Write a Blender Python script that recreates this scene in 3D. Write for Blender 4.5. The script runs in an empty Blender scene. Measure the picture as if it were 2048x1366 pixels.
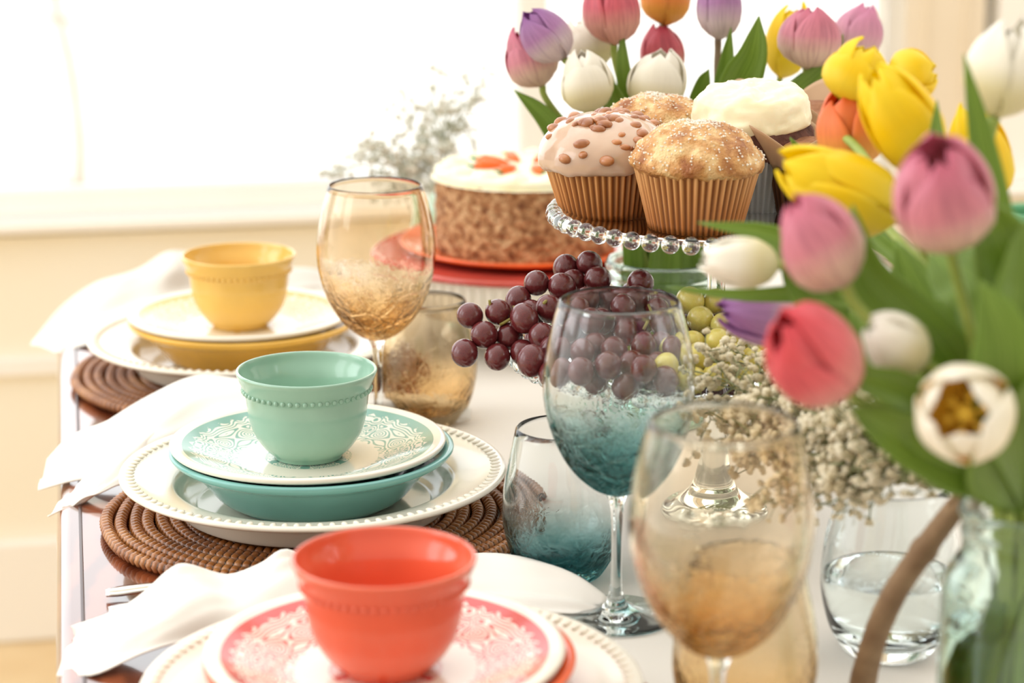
import bpy, math, random
import numpy as np
from mathutils import Vector, Matrix, noise
random.seed(7)
sc = bpy.context.scene
COL = sc.collection
PI = math.pi
# ------------------------------------------------------------------ camera
F, PITCH, CZ = 4500.0, math.radians(14.2), 1.355
TZ = 0.75                                  # table top height
CP, SP = math.cos(PITCH), math.sin(PITCH)
def ray(px, py):
    dx, dy = (px - 1024) / F, (683 - py) / F
    return Vector((dx, CP + dy * SP, -SP + dy * CP))
def at(px, py, h):                         # pixel -> point h metres in front
    r = ray(px, py); k = h / r.y
    return Vector((r.x * k, h, CZ + r.z * k))
def on(px, py, z):                         # pixel -> point at height z above the table top
    r = ray(px, py); k = (TZ + z - CZ) / r.z
    return Vector((r.x * k, r.y * k, TZ + z))
cam = bpy.data.cameras.new('camera'); co = bpy.data.objects.new('camera', cam); COL.objects.link(co)
co.location = (0, 0, CZ); co.rotation_euler = (PI / 2 - PITCH, 0, 0)
cam.sensor_width = 36; cam.lens = 36 * F / 2048; cam.clip_start = .05
cam.dof.use_dof = True; cam.dof.focus_distance = 1.80; cam.dof.aperture_fstop = 4.3; cam.dof.aperture_blades = 0
sc.camera = co
# ------------------------------------------------------------------ colour
def lin(c): return tuple(((v / 255) / 12.92 if v <= 10 else ((v / 255 + .055) / 1.055) ** 2.4) for v in c)
def rgba(c): return (*lin(c), 1)
class NT:
    def __init__(s, name):
        s.m = bpy.data.materials.new(name); s.m.use_nodes = True; s.t = s.m.node_tree; s.t.nodes.clear()
        s.out = s.n('ShaderNodeOutputMaterial')
    def n(s, typ, **kw):
        nd = s.t.nodes.new(typ)
        for k, v in kw.items(): setattr(nd, k, v)
        return nd
    def l(s, a, b): s.t.links.new(a, b)
    def tex(s, kind, scale, detail=2, coord='Object', **kw):
        tc = s.n('ShaderNodeTexCoord'); t = s.n(kind, **kw); s.l(tc.outputs[coord], t.inputs['Vector'])
        t.inputs['Scale'].default_value = scale
        if 'Detail' in t.inputs: t.inputs['Detail'].default_value = detail
        return t
    def ramp(s, fac, stops, interp='LINEAR'):
        r = s.n('ShaderNodeValToRGB'); s.l(fac, r.inputs[0]); e = r.color_ramp; e.interpolation = interp
        while len(e.elements) < len(stops): e.elements.new(.5)
        for el, (p, c) in zip(e.elements, stops): el.position = p; el.color = rgba(c) if len(c) == 3 else c
        return r.outputs[0]
    def math(s, op, a, b=None, c=None, clamp=False):
        m = s.n('ShaderNodeMath', operation=op, use_clamp=clamp)
        for i, v in enumerate((a, b, c)):
            if v is None: continue
            if isinstance(v, (int, float)): m.inputs[i].default_value = v
            else: s.l(v, m.inputs[i])
        return m.outputs[0]
    def bump(s, h, strength=.3, dist=.002, prev=None):
        b = s.n('ShaderNodeBump'); b.inputs['Strength'].default_value = strength; b.inputs['Distance'].default_value = dist
        s.l(h, b.inputs['Height'])
        if prev: s.l(prev, b.inputs['Normal'])
        return b.outputs[0]
    def mix(s, f, a, b, blend='MIX'):
        m = s.n('ShaderNodeMix', data_type='RGBA', blend_type=blend)
        for i, v in ((0, f), (6, a), (7, b)):
            if isinstance(v, (int, float)): m.inputs[i].default_value = v
            elif isinstance(v, tuple): m.inputs[i].default_value = rgba(v)
            else: s.l(v, m.inputs[i])
        return m.outputs[2]
    def pbr(s, base, rough=.5, normal=None, coat=0, spec=.5, metal=0, transl=0, sss=0, sheen=0):
        p = s.n('ShaderNodeBsdfPrincipled')
        if isinstance(base, tuple): p.inputs['Base Color'].default_value = rgba(base)
        else: s.l(base, p.inputs['Base Color'])
        if isinstance(rough, (int, float)): p.inputs['Roughness'].default_value = rough
        else: s.l(rough, p.inputs['Roughness'])
        p.inputs['Coat Weight'].default_value = coat; p.inputs['Coat Roughness'].default_value = .03
        p.inputs['Specular IOR Level'].default_value = spec; p.inputs['Metallic'].default_value = metal
        p.inputs['Sheen Weight'].default_value = sheen
        if sss:
            p.inputs['Subsurface Weight'].default_value = sss; p.inputs['Subsurface Radius'].default_value = (.006, .003, .002)
            p.inputs['Subsurface Scale'].default_value = 1
        if normal: s.l(normal, p.inputs['Normal'])
        sh = p.outputs[0]
        if transl:
            tb = s.n('ShaderNodeBsdfTranslucent')
            if isinstance(base, tuple): tb.inputs[0].default_value = rgba(base)
            else: s.l(base, tb.inputs[0])
            mx = s.n('ShaderNodeMixShader'); mx.inputs[0].default_value = transl
            s.l(sh, mx.inputs[1]); s.l(tb.outputs[0], mx.inputs[2]); sh = mx.outputs[0]
        s.l(sh, s.out.inputs[0]); return s.m
def plain(name, c, rough=.5, **kw): return NT(name).pbr(c, rough, **kw)
def mottled(name, c1, c2, scale=20, rough=.5, b=0, bs=60, detail=4, **kw):
    t = NT(name); nz = t.tex('ShaderNodeTexNoise', scale, detail)
    base = t.ramp(nz.outputs[0], [(.3, c1), (.7, c2)])
    nr = None
    if b: nr = t.bump(t.tex('ShaderNodeTexNoise', bs, 3).outputs[0], b)
    return t.pbr(base, rough, nr, **kw)
def glaze(name, c, dark=None):
    t = NT(name); nz = t.tex('ShaderNodeTexNoise', 14, 2)
    d = dark or tuple(int(v * .93) for v in c)
    return t.pbr(t.ramp(nz.outputs[0], [(.35, d), (.65, c)]), .14, coat=.15, sss=0)
def glass(name, bottom, top, z0, z1, crackle=0, rough=0.0, ior=1.45):
    t = NT(name); g = t.n('ShaderNodeBsdfGlass'); g.inputs['IOR'].default_value = ior; g.inputs['Roughness'].default_value = rough
    tc = t.n('ShaderNodeTexCoord'); sp = t.n('ShaderNodeSeparateXYZ'); t.l(tc.outputs['Object'], sp.inputs[0])
    mr = t.n('ShaderNodeMapRange'); t.l(sp.outputs[2], mr.inputs[0]); mr.inputs[1].default_value = z0; mr.inputs[2].default_value = z1
    col = t.ramp(mr.outputs[0], [(0, bottom), (1, top)], 'EASE')
    if crackle:
        v = t.tex('ShaderNodeTexVoronoi', 55, feature='DISTANCE_TO_EDGE'); nz = t.tex('ShaderNodeTexNoise', 40, 3)
        h = t.math('ADD', t.math('MULTIPLY', t.math('MINIMUM', v.outputs['Distance'], .12), 6), t.math('MULTIPLY', nz.outputs[0], 1.2))
        msk = t.math('POWER', t.math('SUBTRACT', 1, mr.outputs[0], clamp=True), 1.4)
        h = t.math('MULTIPLY', h, msk)
        t.l(t.bump(h, crackle, .004), g.inputs['Normal'])
    t.l(col, g.inputs[0]); t.l(g.outputs[0], t.out.inputs[0]); return t.m
# ------------------------------------------------------------------ meshes
class MB:
    def __init__(s): s.v = []; s.f = []; s.t = []; s.s = []
    def add(s, vs, fs, t=None, w=None):
        o = len(s.v); s.v += [tuple(p) for p in vs]; s.f += [tuple(i + o for i in f) for f in fs]
        s.t += list(t) if t is not None else [0.] * len(vs); s.s += list(w) if w is not None else [0.] * len(vs)
        return s
    def lathe(s, prof, n=64, M=None, rip=None, closed=False, jit=None):
        vs, fs, ts = [], [], []; rows = []
        for k, (r, z) in enumerate(prof):
            if r < 1e-6:
                rows.append([len(vs)] * n); vs.append(Vector((0, 0, z))); ts.append(k / len(prof))
            else:
                row = []
                for i in range(n):
                    a = 2 * PI * i / n; rr = r; zz = z
                    if rip: rr, zz = rip(r, z, a)
                    p = Vector((rr * math.cos(a), rr * math.sin(a), zz))
                    if jit: p = jit(p)
                    row.append(len(vs)); vs.append(p); ts.append(k / len(prof))
                rows.append(row)
        R = list(range(len(rows) - 1)) + ([len(rows) - 1] if closed else [])
        for k in R:
            a, b = rows[k], rows[(k + 1) % len(rows)]
            for i in range(n):
                j = (i + 1) % n; q = [a[i], a[j], b[j], b[i]]; u = []
                for x in q:
                    if x not in u: u.append(x)
                if len(u) > 2: fs.append(u)
        if M is not None: vs = [M @ p for p in vs]
        return s.add(vs, fs, ts)
    def tube(s, pts, rad, n=8, caps=True, tf=None):
        pts = [Vector(p) for p in pts]; N = len(pts)
        if isinstance(rad, (int, float)): rad = [rad] * N
        vs, fs, ts = [], [], []
        T0 = (pts[1] - pts[0]).normalized(); up = Vector((0, 0, 1)) if abs(T0.z) < .9 else Vector((1, 0, 0))
        nr = T0.cross(up).normalized()
        for i, p in enumerate(pts):
            T = (pts[min(i + 1, N - 1)] - pts[max(i - 1, 0)]).normalized()
            nr = (nr - T * nr.dot(T)).normalized(); b = T.cross(nr)
            for k in range(n):
                a = 2 * PI * k / n; vs.append(p + (nr * math.cos(a) + b * math.sin(a)) * rad[i]); ts.append(i / (N - 1) if tf is None else tf[i])
        for i in range(N - 1):
            for k in range(n):
                j = (k + 1) % n; fs.append((i * n + k, i * n + j, (i + 1) * n + j, (i + 1) * n + k))
        if caps: fs.append(tuple(reversed(range(n)))); fs.append(tuple(range((N - 1) * n, N * n)))
        return s.add(vs, fs, ts)
    def ball(s, c, r, seg=12, rings=8, M=None, sc_=(1, 1, 1), t=0.):
        vs, fs = [], []; c = Vector(c)
        def put(p):
            p = Vector((p[0] * sc_[0] * r, p[1] * sc_[1] * r, p[2] * sc_[2] * r))
            if M is not None: p = M @ p
            vs.append(p + c)
        put((0, 0, -1))
        for i in range(1, rings):
            th = PI * i / rings
            for k in range(seg):
                a = 2 * PI * k / seg; put((math.sin(th) * math.cos(a), math.sin(th) * math.sin(a), -math.cos(th)))
        put((0, 0, 1)); L = len(vs) - 1
        for k in range(seg):
            j = (k + 1) % seg; fs.append((0, 1 + j, 1 + k)); o = 1 + (rings - 2) * seg; fs.append((L, o + k, o + j))
        for i in range(rings - 2):
            o = 1 + i * seg
            for k in range(seg):
                j = (k + 1) % seg; fs.append((o + k, o + j, o + seg + j, o + seg + k))
        return s.add(vs, fs, [t] * len(vs))
    def grid(s, fn, nu, nv, cu=None):
        vs, ts, ss = [], [], []
        for j in range(nv):
            for i in range(nu):
                u, v = i / (nu - 1), j / (nv - 1); vs.append(fn(u, v)); ts.append(v); ss.append(u)
        fs = [(j * nu + i, j * nu + i + 1, (j + 1) * nu + i + 1, (j + 1) * nu + i) for j in range(nv - 1) for i in range(nu - 1)]
        return s.add(vs, fs, ts, ss)
    def box(s, c, d, M=None):
        vs = [Vector((x * d[0] / 2, y * d[1] / 2, z * d[2] / 2)) for x in (-1, 1) for y in (-1, 1) for z in (-1, 1)]
        if M is not None: vs = [M @ p for p in vs]
        vs = [p + Vector(c) for p in vs]
        return s.add(vs, [(0, 1, 3, 2), (4, 6, 7, 5), (0, 4, 5, 1), (2, 3, 7, 6), (0, 2, 6, 4), (1, 5, 7, 3)])
    def build(s, name, mat, parent=None, origin=None, smooth=True, solid=0, bevel=0, subd=0, recalc=False):
        v = np.array(s.v, dtype=float)
        if origin is not None: v = v - np.array(origin)
        me = bpy.data.meshes.new(name); me.from_pydata(v.tolist(), [], s.f); me.materials.append(mat)
        if smooth: me.polygons.foreach_set('use_smooth', [True] * len(me.polygons))
        for nm, d in (('t', s.t), ('s', s.s)):
            a = me.attributes.new(nm, 'FLOAT', 'POINT'); a.data.foreach_set('value', d)
        if recalc:
            import bmesh
            bm = bmesh.new(); bm.from_mesh(me); bmesh.ops.recalc_face_normals(bm, faces=bm.faces); bm.to_mesh(me); bm.free()
        me.update()
        o = bpy.data.objects.new(name, me); COL.objects.link(o)
        if parent: o.parent = parent
        if solid:
            m = o.modifiers.new('solid', 'SOLIDIFY'); m.thickness = solid; m.offset = 0
        if bevel:
            m = o.modifiers.new('bevel', 'BEVEL'); m.width = bevel; m.segments = 2; m.limit_method = 'ANGLE'
        if subd:
            m = o.modifiers.new('subd', 'SUBSURF'); m.levels = subd; m.render_levels = subd
        return o
def tag(o, label=None, cat=None, group=None, kind=None):
    if label: o['label'] = label
    if cat: o['category'] = cat
    if group: o['group'] = group
    if kind: o['kind'] = kind
    return o
def thing(name, label, cat, loc, rotz=0, group=None, rot=None):
    o = bpy.data.objects.new(name, None); COL.objects.link(o); o.location = loc
    o.rotation_euler = rot if rot else (0, 0, rotz); o.empty_display_size = .02
    return tag(o, label, cat, group)
def copy_tree(o, parent=None):
    c = o.copy(); COL.objects.link(c); c.parent = parent
    for ch in list(o.children): copy_tree(ch, c)
    return c
def interp(x, xs, ys):
    return float(np.interp(x, xs, ys))
def spline(pts, n):
    pts = [Vector(p) for p in pts]; P = [pts[0] * 2 - pts[1]] + pts + [pts[-1] * 2 - pts[-2]]; out = []
    S = len(pts) - 1
    for i in range(n):
        g = i / (n - 1) * S; k = min(int(g), S - 1); t = g - k
        a, b, c, d = P[k], P[k + 1], P[k + 2], P[k + 3]
        out.append(.5 * ((2 * b) + (c - a) * t + (2 * a - 5 * b + 4 * c - d) * t * t + (3 * b - a - 3 * c + d) * t ** 3))
    return out
def smoothprof(pr, n):
    return [(max(0, p.x), p.y) for p in spline([(r, z, 0) for r, z in pr], n)]
def vn(p, s): return noise.noise(Vector(p) * s)
# ------------------------------------------------------------------ world and light
w = bpy.data.worlds.new('world'); sc.world = w; w.use_nodes = True; nt = w.node_tree; nt.nodes.clear()
wo = nt.nodes.new('ShaderNodeOutputWorld'); bg = nt.nodes.new('ShaderNodeBackground'); tc = nt.nodes.new('ShaderNodeTexCoord')
dt = nt.nodes.new('ShaderNodeVectorMath'); dt.operation = 'DOT_PRODUCT'; dt.inputs[1].default_value = Vector((-.55, .78, .30)).normalized()
nt.links.new(tc.outputs['Generated'], dt.inputs[0])
mr = nt.nodes.new('ShaderNodeMapRange'); mr.interpolation_type = 'SMOOTHSTEP'
nt.links.new(dt.outputs['Value'], mr.inputs[0])
for i, v in ((1, -.5), (2, .75), (3, .94), (4, 2.5)): mr.inputs[i].default_value = v
cr = nt.nodes.new('ShaderNodeMix'); cr.data_type = 'RGBA'; nt.links.new(dt.outputs['Value'], cr.inputs[0])
cr.inputs[6].default_value = (1, .93, .82, 1); cr.inputs[7].default_value = (.97, .985, 1, 1)
nt.links.new(cr.outputs[2], bg.inputs[0]); nt.links.new(mr.outputs[0], bg.inputs[1]); nt.links.new(bg.outputs[0], wo.inputs[0])
sc.view_settings.view_transform = 'Standard'; sc.view_settings.look = 'None'; sc.view_settings.exposure = 0.0; sc.view_settings.gamma = 1
cy = sc.cycles
cy.max_bounces = 14; cy.transmission_bounces = 14; cy.glossy_bounces = 5; cy.diffuse_bounces = 3; cy.transparent_max_bounces = 12
cy.caustics_reflective = False; cy.caustics_refractive = True; cy.blur_glossy = .6; cy.sample_clamp_indirect = 6; cy.use_denoising = True
def window_light(name, loc, aim, w_, h_, power, col):
    L = bpy.data.lights.new(name, 'AREA'); L.shape = 'RECTANGLE'; L.size = w_; L.size_y = h_; L.energy = power; L.color = col
    o = bpy.data.objects.new(name, L); COL.objects.link(o); o.location = loc; o.rotation_euler = (Vector(aim) - Vector(loc)).to_track_quat('-Z', 'Y').to_euler()
window_light('window_light_left', (-2.3, 1.9, 1.9), (-.1, 1.8, .8), .9, 1.3, 9, (.9, .95, 1))
window_light('window_light_left_near', (-2.5, .6, 1.9), (-.1, 1.8, .8), .8, 1.3, 8, (.9, .95, 1))
window_light('window_light_right', (2.5, 1.0, 1.9), (.1, 1.7, .8), .8, 1.3, 8, (.92, .96, 1))
# ------------------------------------------------------------------ room (turned 11 degrees with the table)
PH = math.radians(11.0)
U = Vector((math.cos(PH), math.sin(PH), 0)); V = Vector((-math.sin(PH), math.cos(PH), 0))
RM = Matrix.Rotation(PH, 4, 'Z')
def uv(u, v, z): return U * u + V * v + Vector((0, 0, z))
def uof(p): return p.dot(U)
def vof(p): return p.dot(V)
WV = 3.49
def rbox(mb, u0, u1, v0, v1, z0, z1):
    mb.box(uv((u0 + u1) / 2, (v0 + v1) / 2, (z0 + z1) / 2), (u1 - u0, v1 - v0, z1 - z0), RM); return mb
M_wall = mottled('wall_paint', (254, 247, 226), (255, 250, 234), 3, .7)
M_trim = mottled('trim_paint', (255, 251, 242), (255, 253, 247), 4, .5)
M_floor = NT('floor_wood')
_w = M_floor.tex('ShaderNodeTexNoise', 6, 4); M_floor = M_floor.pbr(M_floor.ramp(_w.outputs[0], [(.3, (220, 188, 140)), (.7, (236, 210, 166))]), .4)
tag(rbox(MB(), -3.2, 3.4, -1.2, WV + .06, -.05, 0).build('floor', M_floor, smooth=False), kind='structure')
tag(rbox(MB(), -3.2, 3.4, WV, WV + .14, 0, .66).build('wall_back', M_wall, smooth=False), kind='structure')
tag(rbox(MB(), -3.2, 3.4, WV - .02, WV, 0, .17).build('baseboard_back', M_trim, smooth=False, bevel=.006), kind='structure')
mb = MB(); rbox(mb, -3.2, 3.4, WV - .016, WV, .44, .47); tag(mb.build('trim_1', M_trim, smooth=False, bevel=.004), kind='structure')
mb = MB(); rbox(mb, -3.2, 3.4, WV - .05, WV + .14, .672, .69); tag(mb.build('trim_2', M_trim, smooth=False, bevel=.006), kind='structure')
M_ground = mottled('white_terrace', (240, 240, 238), (252, 252, 250), 2, .9)  # plain near-white ground outside the window
tag(rbox(MB(), -14, 14, WV + .14, 26, -.12, -.05).build('ground', M_ground, smooth=False), kind='structure')
M_post = mottled('post_paint', (236, 222, 198), (244, 232, 210), 3, .6)
M_pane = NT('window_glass')
_t = M_pane.n('ShaderNodeBsdfTransparent'); _g = M_pane.n('ShaderNodeBsdfGlossy'); _g.inputs['Roughness'].default_value = 0
_fr = M_pane.n('ShaderNodeFresnel'); _fr.inputs[0].default_value = 1.3; _m = M_pane.n('ShaderNodeMixShader')
M_pane.l(_fr.outputs[0], _m.inputs[0]); M_pane.l(_t.outputs[0], _m.inputs[1]); M_pane.l(_g.outputs[0], _m.inputs[2]); M_pane.l(_m.outputs[0], M_pane.out.inputs[0]); M_pane = M_pane.m
def upx(px, v=WV):                          # u coordinate where the sight line through column px meets the wall
    r = ray(px, 200); k = v / (r.x * V.x + r.y * V.y); return (r * k).dot(U)
us = [-3.2, upx(1062), upx(1878), 3.4]
for i in range(3):
    wd = MB(); a, b = us[i] + .07, us[i + 1] - .07
    if i == 0: a = -3.2
    rbox(wd, a, b, WV + .05, WV + .10, .69, .72)
    rbox(wd, a, b, WV + .05, WV + .10, 2.36, 2.40)
    wn = tag(wd.build('window_%d' % (i + 1), M_trim, smooth=False), kind='structure')
    pn = rbox(MB(), a, b, WV + .072, WV + .076, .72, 2.36).build('pane', M_pane, wn, smooth=False)
mb = MB(); rbox(mb, upx(1040), upx(1096), WV, WV + .12, .69, 2.4); tag(mb.build('trim_3', M_trim, smooth=False, bevel=.005), kind='structure')
mb = MB(); rbox(mb, upx(1800), upx(1958), WV - .01, WV + .13, .69, 2.4)
rbox(mb, upx(1836), upx(1842), WV - .016, WV - .008, .69, 2.4); rbox(mb, upx(1915), upx(1921), WV - .016, WV - .008, .69, 2.4)
tag(mb.build('trim_4', M_post, smooth=False, bevel=.005), kind='structure')
mb = MB(); rbox(mb, upx(1986), upx(2150), WV - .01, WV + .13, .69, 2.4); tag(mb.build('trim_5', M_trim, smooth=False, bevel=.005), kind='structure')
mb = MB(); rbox(mb, -3.2, 3.4, WV, WV + .14, 2.40, 2.7); tag(mb.build('wall_upper', M_wall, smooth=False), kind='structure')
# slender tree outside
M_bark = mottled('pale_bark', (212, 194, 182), (232, 216, 204), 9, .9)
tp = [at(168, 470, 7.0)]; tp[0].z = -.06
tp += [at(158, 420, 7.0), at(160, 300, 7.0), at(152, 210, 7), at(138, 120, 7.0), at(118, 40, 7), at(105, -40, 7), at(80, -260, 7)]
tr = thing('slender_tree', 'slender pale tree trunk outside the bright window', 'tree', tp[0])
sp_ = spline(tp, 30)
MB().tube(sp_, [interp(i, [0, 10, 29], [.032, .02, .014]) for i in range(30)], 8).build('trunk', M_bark, tr, tp[0])
for q in ([at(118, 40, 7), at(170, 35, 7), at(230, -20, 7)], [at(118, 40, 7), at(60, 30, 7), at(20, -50, 7)], [at(158, 400, 7), at(130, 360, 7.1), at(110, 340, 7.1)]):
    MB().tube(spline(q, 8), [.012] * 4 + [.007] * 4, 6).build('branch', M_bark, tr, tp[0])
# ------------------------------------------------------------------ table
u0 = (uof(on(112, 760, 0)) + uof(on(110, 1300, 0))) / 2; u1 = u0 + 1.12; v0, v1 = .62, 2.74
t = NT('dark_polished_wood')
wv = t.tex('ShaderNodeTexWave', 9, 6); wv.inputs['Distortion'].default_value = 6
M_wood = t.pbr(t.ramp(wv.outputs[0], [(.2, (96, 46, 26)), (.8, (140, 74, 44))]), .12, coat=1, spec=.6)
def rrect(a0, a1, b0, b1, r, n=12):
    out = []
    for cx, cy_, s0 in ((a1 - r, b1 - r, 0), (a0 + r, b1 - r, PI / 2), (a0 + r, b0 + r, PI), (a1 - r, b0 + r, 1.5 * PI)):
        for k in range(n + 1):
            a = s0 + PI / 2 * k / n; out.append((cx + r * math.cos(a), cy_ + r * math.sin(a)))
    return out
def ringmesh(prof, r0=.16, cap=True):       # profile of (inset, z) swept round the table outline
    mb = MB(); vs, fs = [], []; n = None
    for ins, z in prof:
        o = rrect(u0 + ins, u1 - ins, v0 + ins, v1 - ins, max(r0 - ins, .02)); n = len(o); vs += [uv(a, b, z) for a, b in o]
    for k in range(len(prof) - 1):
        for i in range(n):
            j = (i + 1) % n; fs.append((k * n + i, k * n + j, (k + 1) * n + j, (k + 1) * n + i))
    if cap: fs.append(tuple(range((len(prof) - 1) * n, len(prof) * n))); fs.append(tuple(reversed(range(n))))
    return mb.add(vs, fs)
tb = thing('dining_table', 'dark polished wooden dining table under the whole place setting', 'table', uv((u0 + u1) / 2, (v0 + v1) / 2, 0))
TO = tuple(tb.location)
ringmesh([(.014, TZ - .032), (.004, TZ - .028), (0, TZ - .018), (.0015, TZ - .008), (.006, TZ - .002), (.012, TZ), (.0125, TZ)]).build('tabletop', M_wood, tb, TO)
ringmesh([(.019, TZ + .0001), (.0195, TZ + .0007), (.0215, TZ + .0007), (.022, TZ + .0001)], cap=False).build('groove_line', plain('groove_dark', (60, 30, 22), .3), tb, TO)  # thin dark strip stands in for the shaded groove inside the edge
ringmesh([(.08, TZ - .11), (.08, TZ - .032), (.10, TZ - .032), (.10, TZ - .11), (.08, TZ - .11)], cap=False).build('apron', M_wood, tb, TO)
for a in (u0 + .12, u1 - .12):
    for b in (v0 + .14, v1 - .14):
        MB().lathe(smoothprof([(.022, 0), (.028, .03), (.02, .1), (.03, .3), (.036, .5), (.026, .58), (.038, .62), (.038, TZ - .031)], 30), 20, Matrix.Translation(uv(a, b, 0))).build('leg', M_wood, tb, TO)
# runner
ur = uof(on(1150, 1366, 0))
t = NT('runner_linen')
n1 = t.tex('ShaderNodeTexNoise', 4, 3); n2 = t.tex('ShaderNodeTexNoise', 700, 2)
M_run = t.pbr(t.ramp(n1.outputs[0], [(.3, (226, 219, 209)), (.7, (234, 228, 219))]), .75, t.bump(n2.outputs[0], .15, .0006), sheen=.1)
mb = MB(); mb.grid(lambda a, b: uv(ur + (u1 - .1 - ur) * a, v0 + .03 + (v1 - .06 - v0) * b, TZ + .0012 + .0008 * vn(uv(a * 3, b * 8, 0), 1)), 30, 60)
tag(mb.build('table_runner', M_run, solid=.0012), 'pale linen runner laid along the middle of the table', 'table runner')
# ------------------------------------------------------------------ woven placemats
t = NT('woven_rattan'); at_ = t.n('ShaderNodeAttribute', attribute_name='t'); nz = t.tex('ShaderNodeTexNoise', 26, 4); n3 = t.tex('ShaderNodeTexNoise', 260, 2)
base = t.ramp(nz.outputs[0], [(.3, (112, 64, 28)), (.5, (160, 100, 50)), (.72, (196, 138, 80))])
base = t.mix(t.ramp(at_.outputs['Fac'], [(.1, (0, 0, 0)), (.72, (255, 255, 255))]), (44, 22, 10), base)  # crevices between wraps darkened in the colour, standing in for shade
M_rat = t.pbr(base, .3, t.bump(n3.outputs[0], .3, .001), coat=.3)
def mat_mesh(R=.19, pitch=.0112):
    L = 0; th = 0; pts = []; rad = []; tf = []
    r = R - .006; s = 0; ds = .0014; wrap = .0070
    while r > .012:
        r = (R - .006) - pitch * th / (2 * PI); ph = (s / wrap) % 1; q = abs(math.sin(PI * ph)) ** .5
        jig = .0006 * math.sin(s * 23) + .0005 * math.sin(s * 61)
        pts.append(((r + jig) * math.cos(th), (r + jig) * math.sin(th), .0062 + .0005 * math.sin(s * 37))); rad.append(.0034 + .0023 * q); tf.append(q)
        th += ds / r; s += ds
    return MB().tube(pts, rad, 7, tf=tf)
mm = mat_mesh()
# ------------------------------------------------------------------ crockery
def place(px, py, z=.131): p = on(px, py, z); return Vector((p.x, p.y, TZ))
C_teal, C_yel, C_cor = place(613, 738), place(477, 508), place(768, 1113)
M_cream = glaze('cream_glaze', (238, 231, 216), (232, 225, 208))
def lathepart(name, pr, mat, parent, n=96, **kw): return MB().lathe(pr, n, **kw).build(name, mat, parent)
def charger(label, loc, group):
    o = thing('dinner_plate', label, 'plate', loc, 0, group)
    pr = smoothprof([(0, .0035), (.085, .0035), (.098, .0045), (.109, .011), (.114, .021), (.120, .0245), (.140, .0285), (.152, .0325), (.157, .0335), (.1595, .0315), (.158, .029), (.150, .026), (.130, .020)], 60) + \
         smoothprof([(.1195, .0165), (.114, .006), (.110, 0), (.104, -.0005), (.100, .001), (0, .001)], 20)
    lathepart('plate', pr, M_cream, o, 128)
    b = MB()
    for k in range(104):
        a = 2 * PI * k / 104; M = Matrix.Rotation(a, 3, 'Z')
        b.ball((.1515 * math.cos(a), .1515 * math.sin(a), .0325), .0026, 8, 6, M, (2.0, 1, .6))
    b.build('beaded_border', M_cream, o); return o
def pasta(label, loc, mat, group):
    o = thing('pasta_bowl', label, 'bowl', loc, 0, group)
    pr = smoothprof([(0, .005), (.055, .005), (.072, .009), (.085, .019), (.094, .0295), (.102, .0345), (.112, .0385), (.1165, .0385), (.117, .0365), (.113, .033), (.101, .028), (.090, .018), (.078, .006), (.066, .001), (.06, 0), (0, .001)], 80)
    lathepart('bowl', [(r, z * 1.2) for r, z in pr], mat, o, 112); return o
def pattern_mat(name, ink, ground=(240, 234, 220)):
    t = NT(name); tc = t.n('ShaderNodeTexCoord'); sp = t.n('ShaderNodeSeparateXYZ'); t.l(tc.outputs['Object'], sp.inputs[0])
    r = t.math('SQRT', t.math('ADD', t.math('MULTIPLY', sp.outputs[0], sp.outputs[0]), t.math('MULTIPLY', sp.outputs[1], sp.outputs[1])))
    th = t.math('ARCTAN2', sp.outputs[1], sp.outputs[0])
    cb = t.n('ShaderNodeCombineXYZ'); t.l(t.math('MULTIPLY', t.math('ABSOLUTE', t.math('SINE', t.math('MULTIPLY', th, 3))), 2.2), cb.inputs[0]); t.l(t.math('MULTIPLY', r, 55), cb.inputs[1])
    vo = t.n('ShaderNodeTexVoronoi', feature='SMOOTH_F1'); vo.inputs['Smoothness'].default_value = .35; vo.inputs['Scale'].default_value = 1.5; t.l(cb.outputs[0], vo.inputs['Vector'])
    rings = t.math('SINE', t.math('MULTIPLY', vo.outputs['Distance'], 34))
    k = t.math('GREATER_THAN', rings, .12)
    sc1 = t.math('ADD', .0985, t.math('MULTIPLY', t.math('ABSOLUTE', t.math('SINE', t.math('MULTIPLY', th, 21))), -.004))
    band = t.math('MULTIPLY', t.math('GREATER_THAN', r, sc1), t.math('LESS_THAN', r, .1035))
    inr = t.math('MULTIPLY', t.math('GREATER_THAN', r, .058), t.math('LESS_THAN', r, .098))
    cen = t.math('LESS_THAN', r, .036)
    k = t.math('MAXIMUM', t.math('MULTIPLY', k, t.math('MAXIMUM', inr, cen)), band)
    k = t.math('MULTIPLY', k, .95)
    return t.pbr(t.mix(k, ground, ink), .12, coat=0)
def salad(label, loc, mat, group):
    o = thing('salad_plate', label, 'plate', loc, 0, group)
    pr = smoothprof([(0, .004), (.05, .004), (.066, .0055), (.082, .010), (.098, .016), (.108, .0195), (.1125, .0195), (.1135, .0175), (.111, .0145), (.098, .0105), (.08, .005), (.066, .001), (.06, 0), (.054, .001), (0, .0015)], 70)
    lathepart('plate', pr, mat, o, 112); return o
def cup(label, loc, mat, group):
    o = thing('small_bowl', label, 'bowl', loc, 0, group)
    out = smoothprof([(0, .002), (.022, .001), (.0275, 0), (.0295, .003), (.036, .009), (.0435, .020), (.0482, .034), (.0500, .048), (.0515, .057), (.0545, .064), (.0572, .0705), (.0580, .0735)], 40)
    inn = smoothprof([(.0570, .0748), (.0552, .0738), (.0535, .067), (.0490, .057), (.0465, .045), (.0440, .030), (.037, .015), (.027, .007), (0, .005)], 34)
    lathepart('bowl', out + inn, mat, o, 96)
    b = MB()
    for k in range(54):
        a = 2 * PI * k / 54; b.ball((.0520 * math.cos(a), .0520 * math.sin(a), .0580), .0022, 8, 6)
    b.build('beaded_border', mat, o); return o
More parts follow.
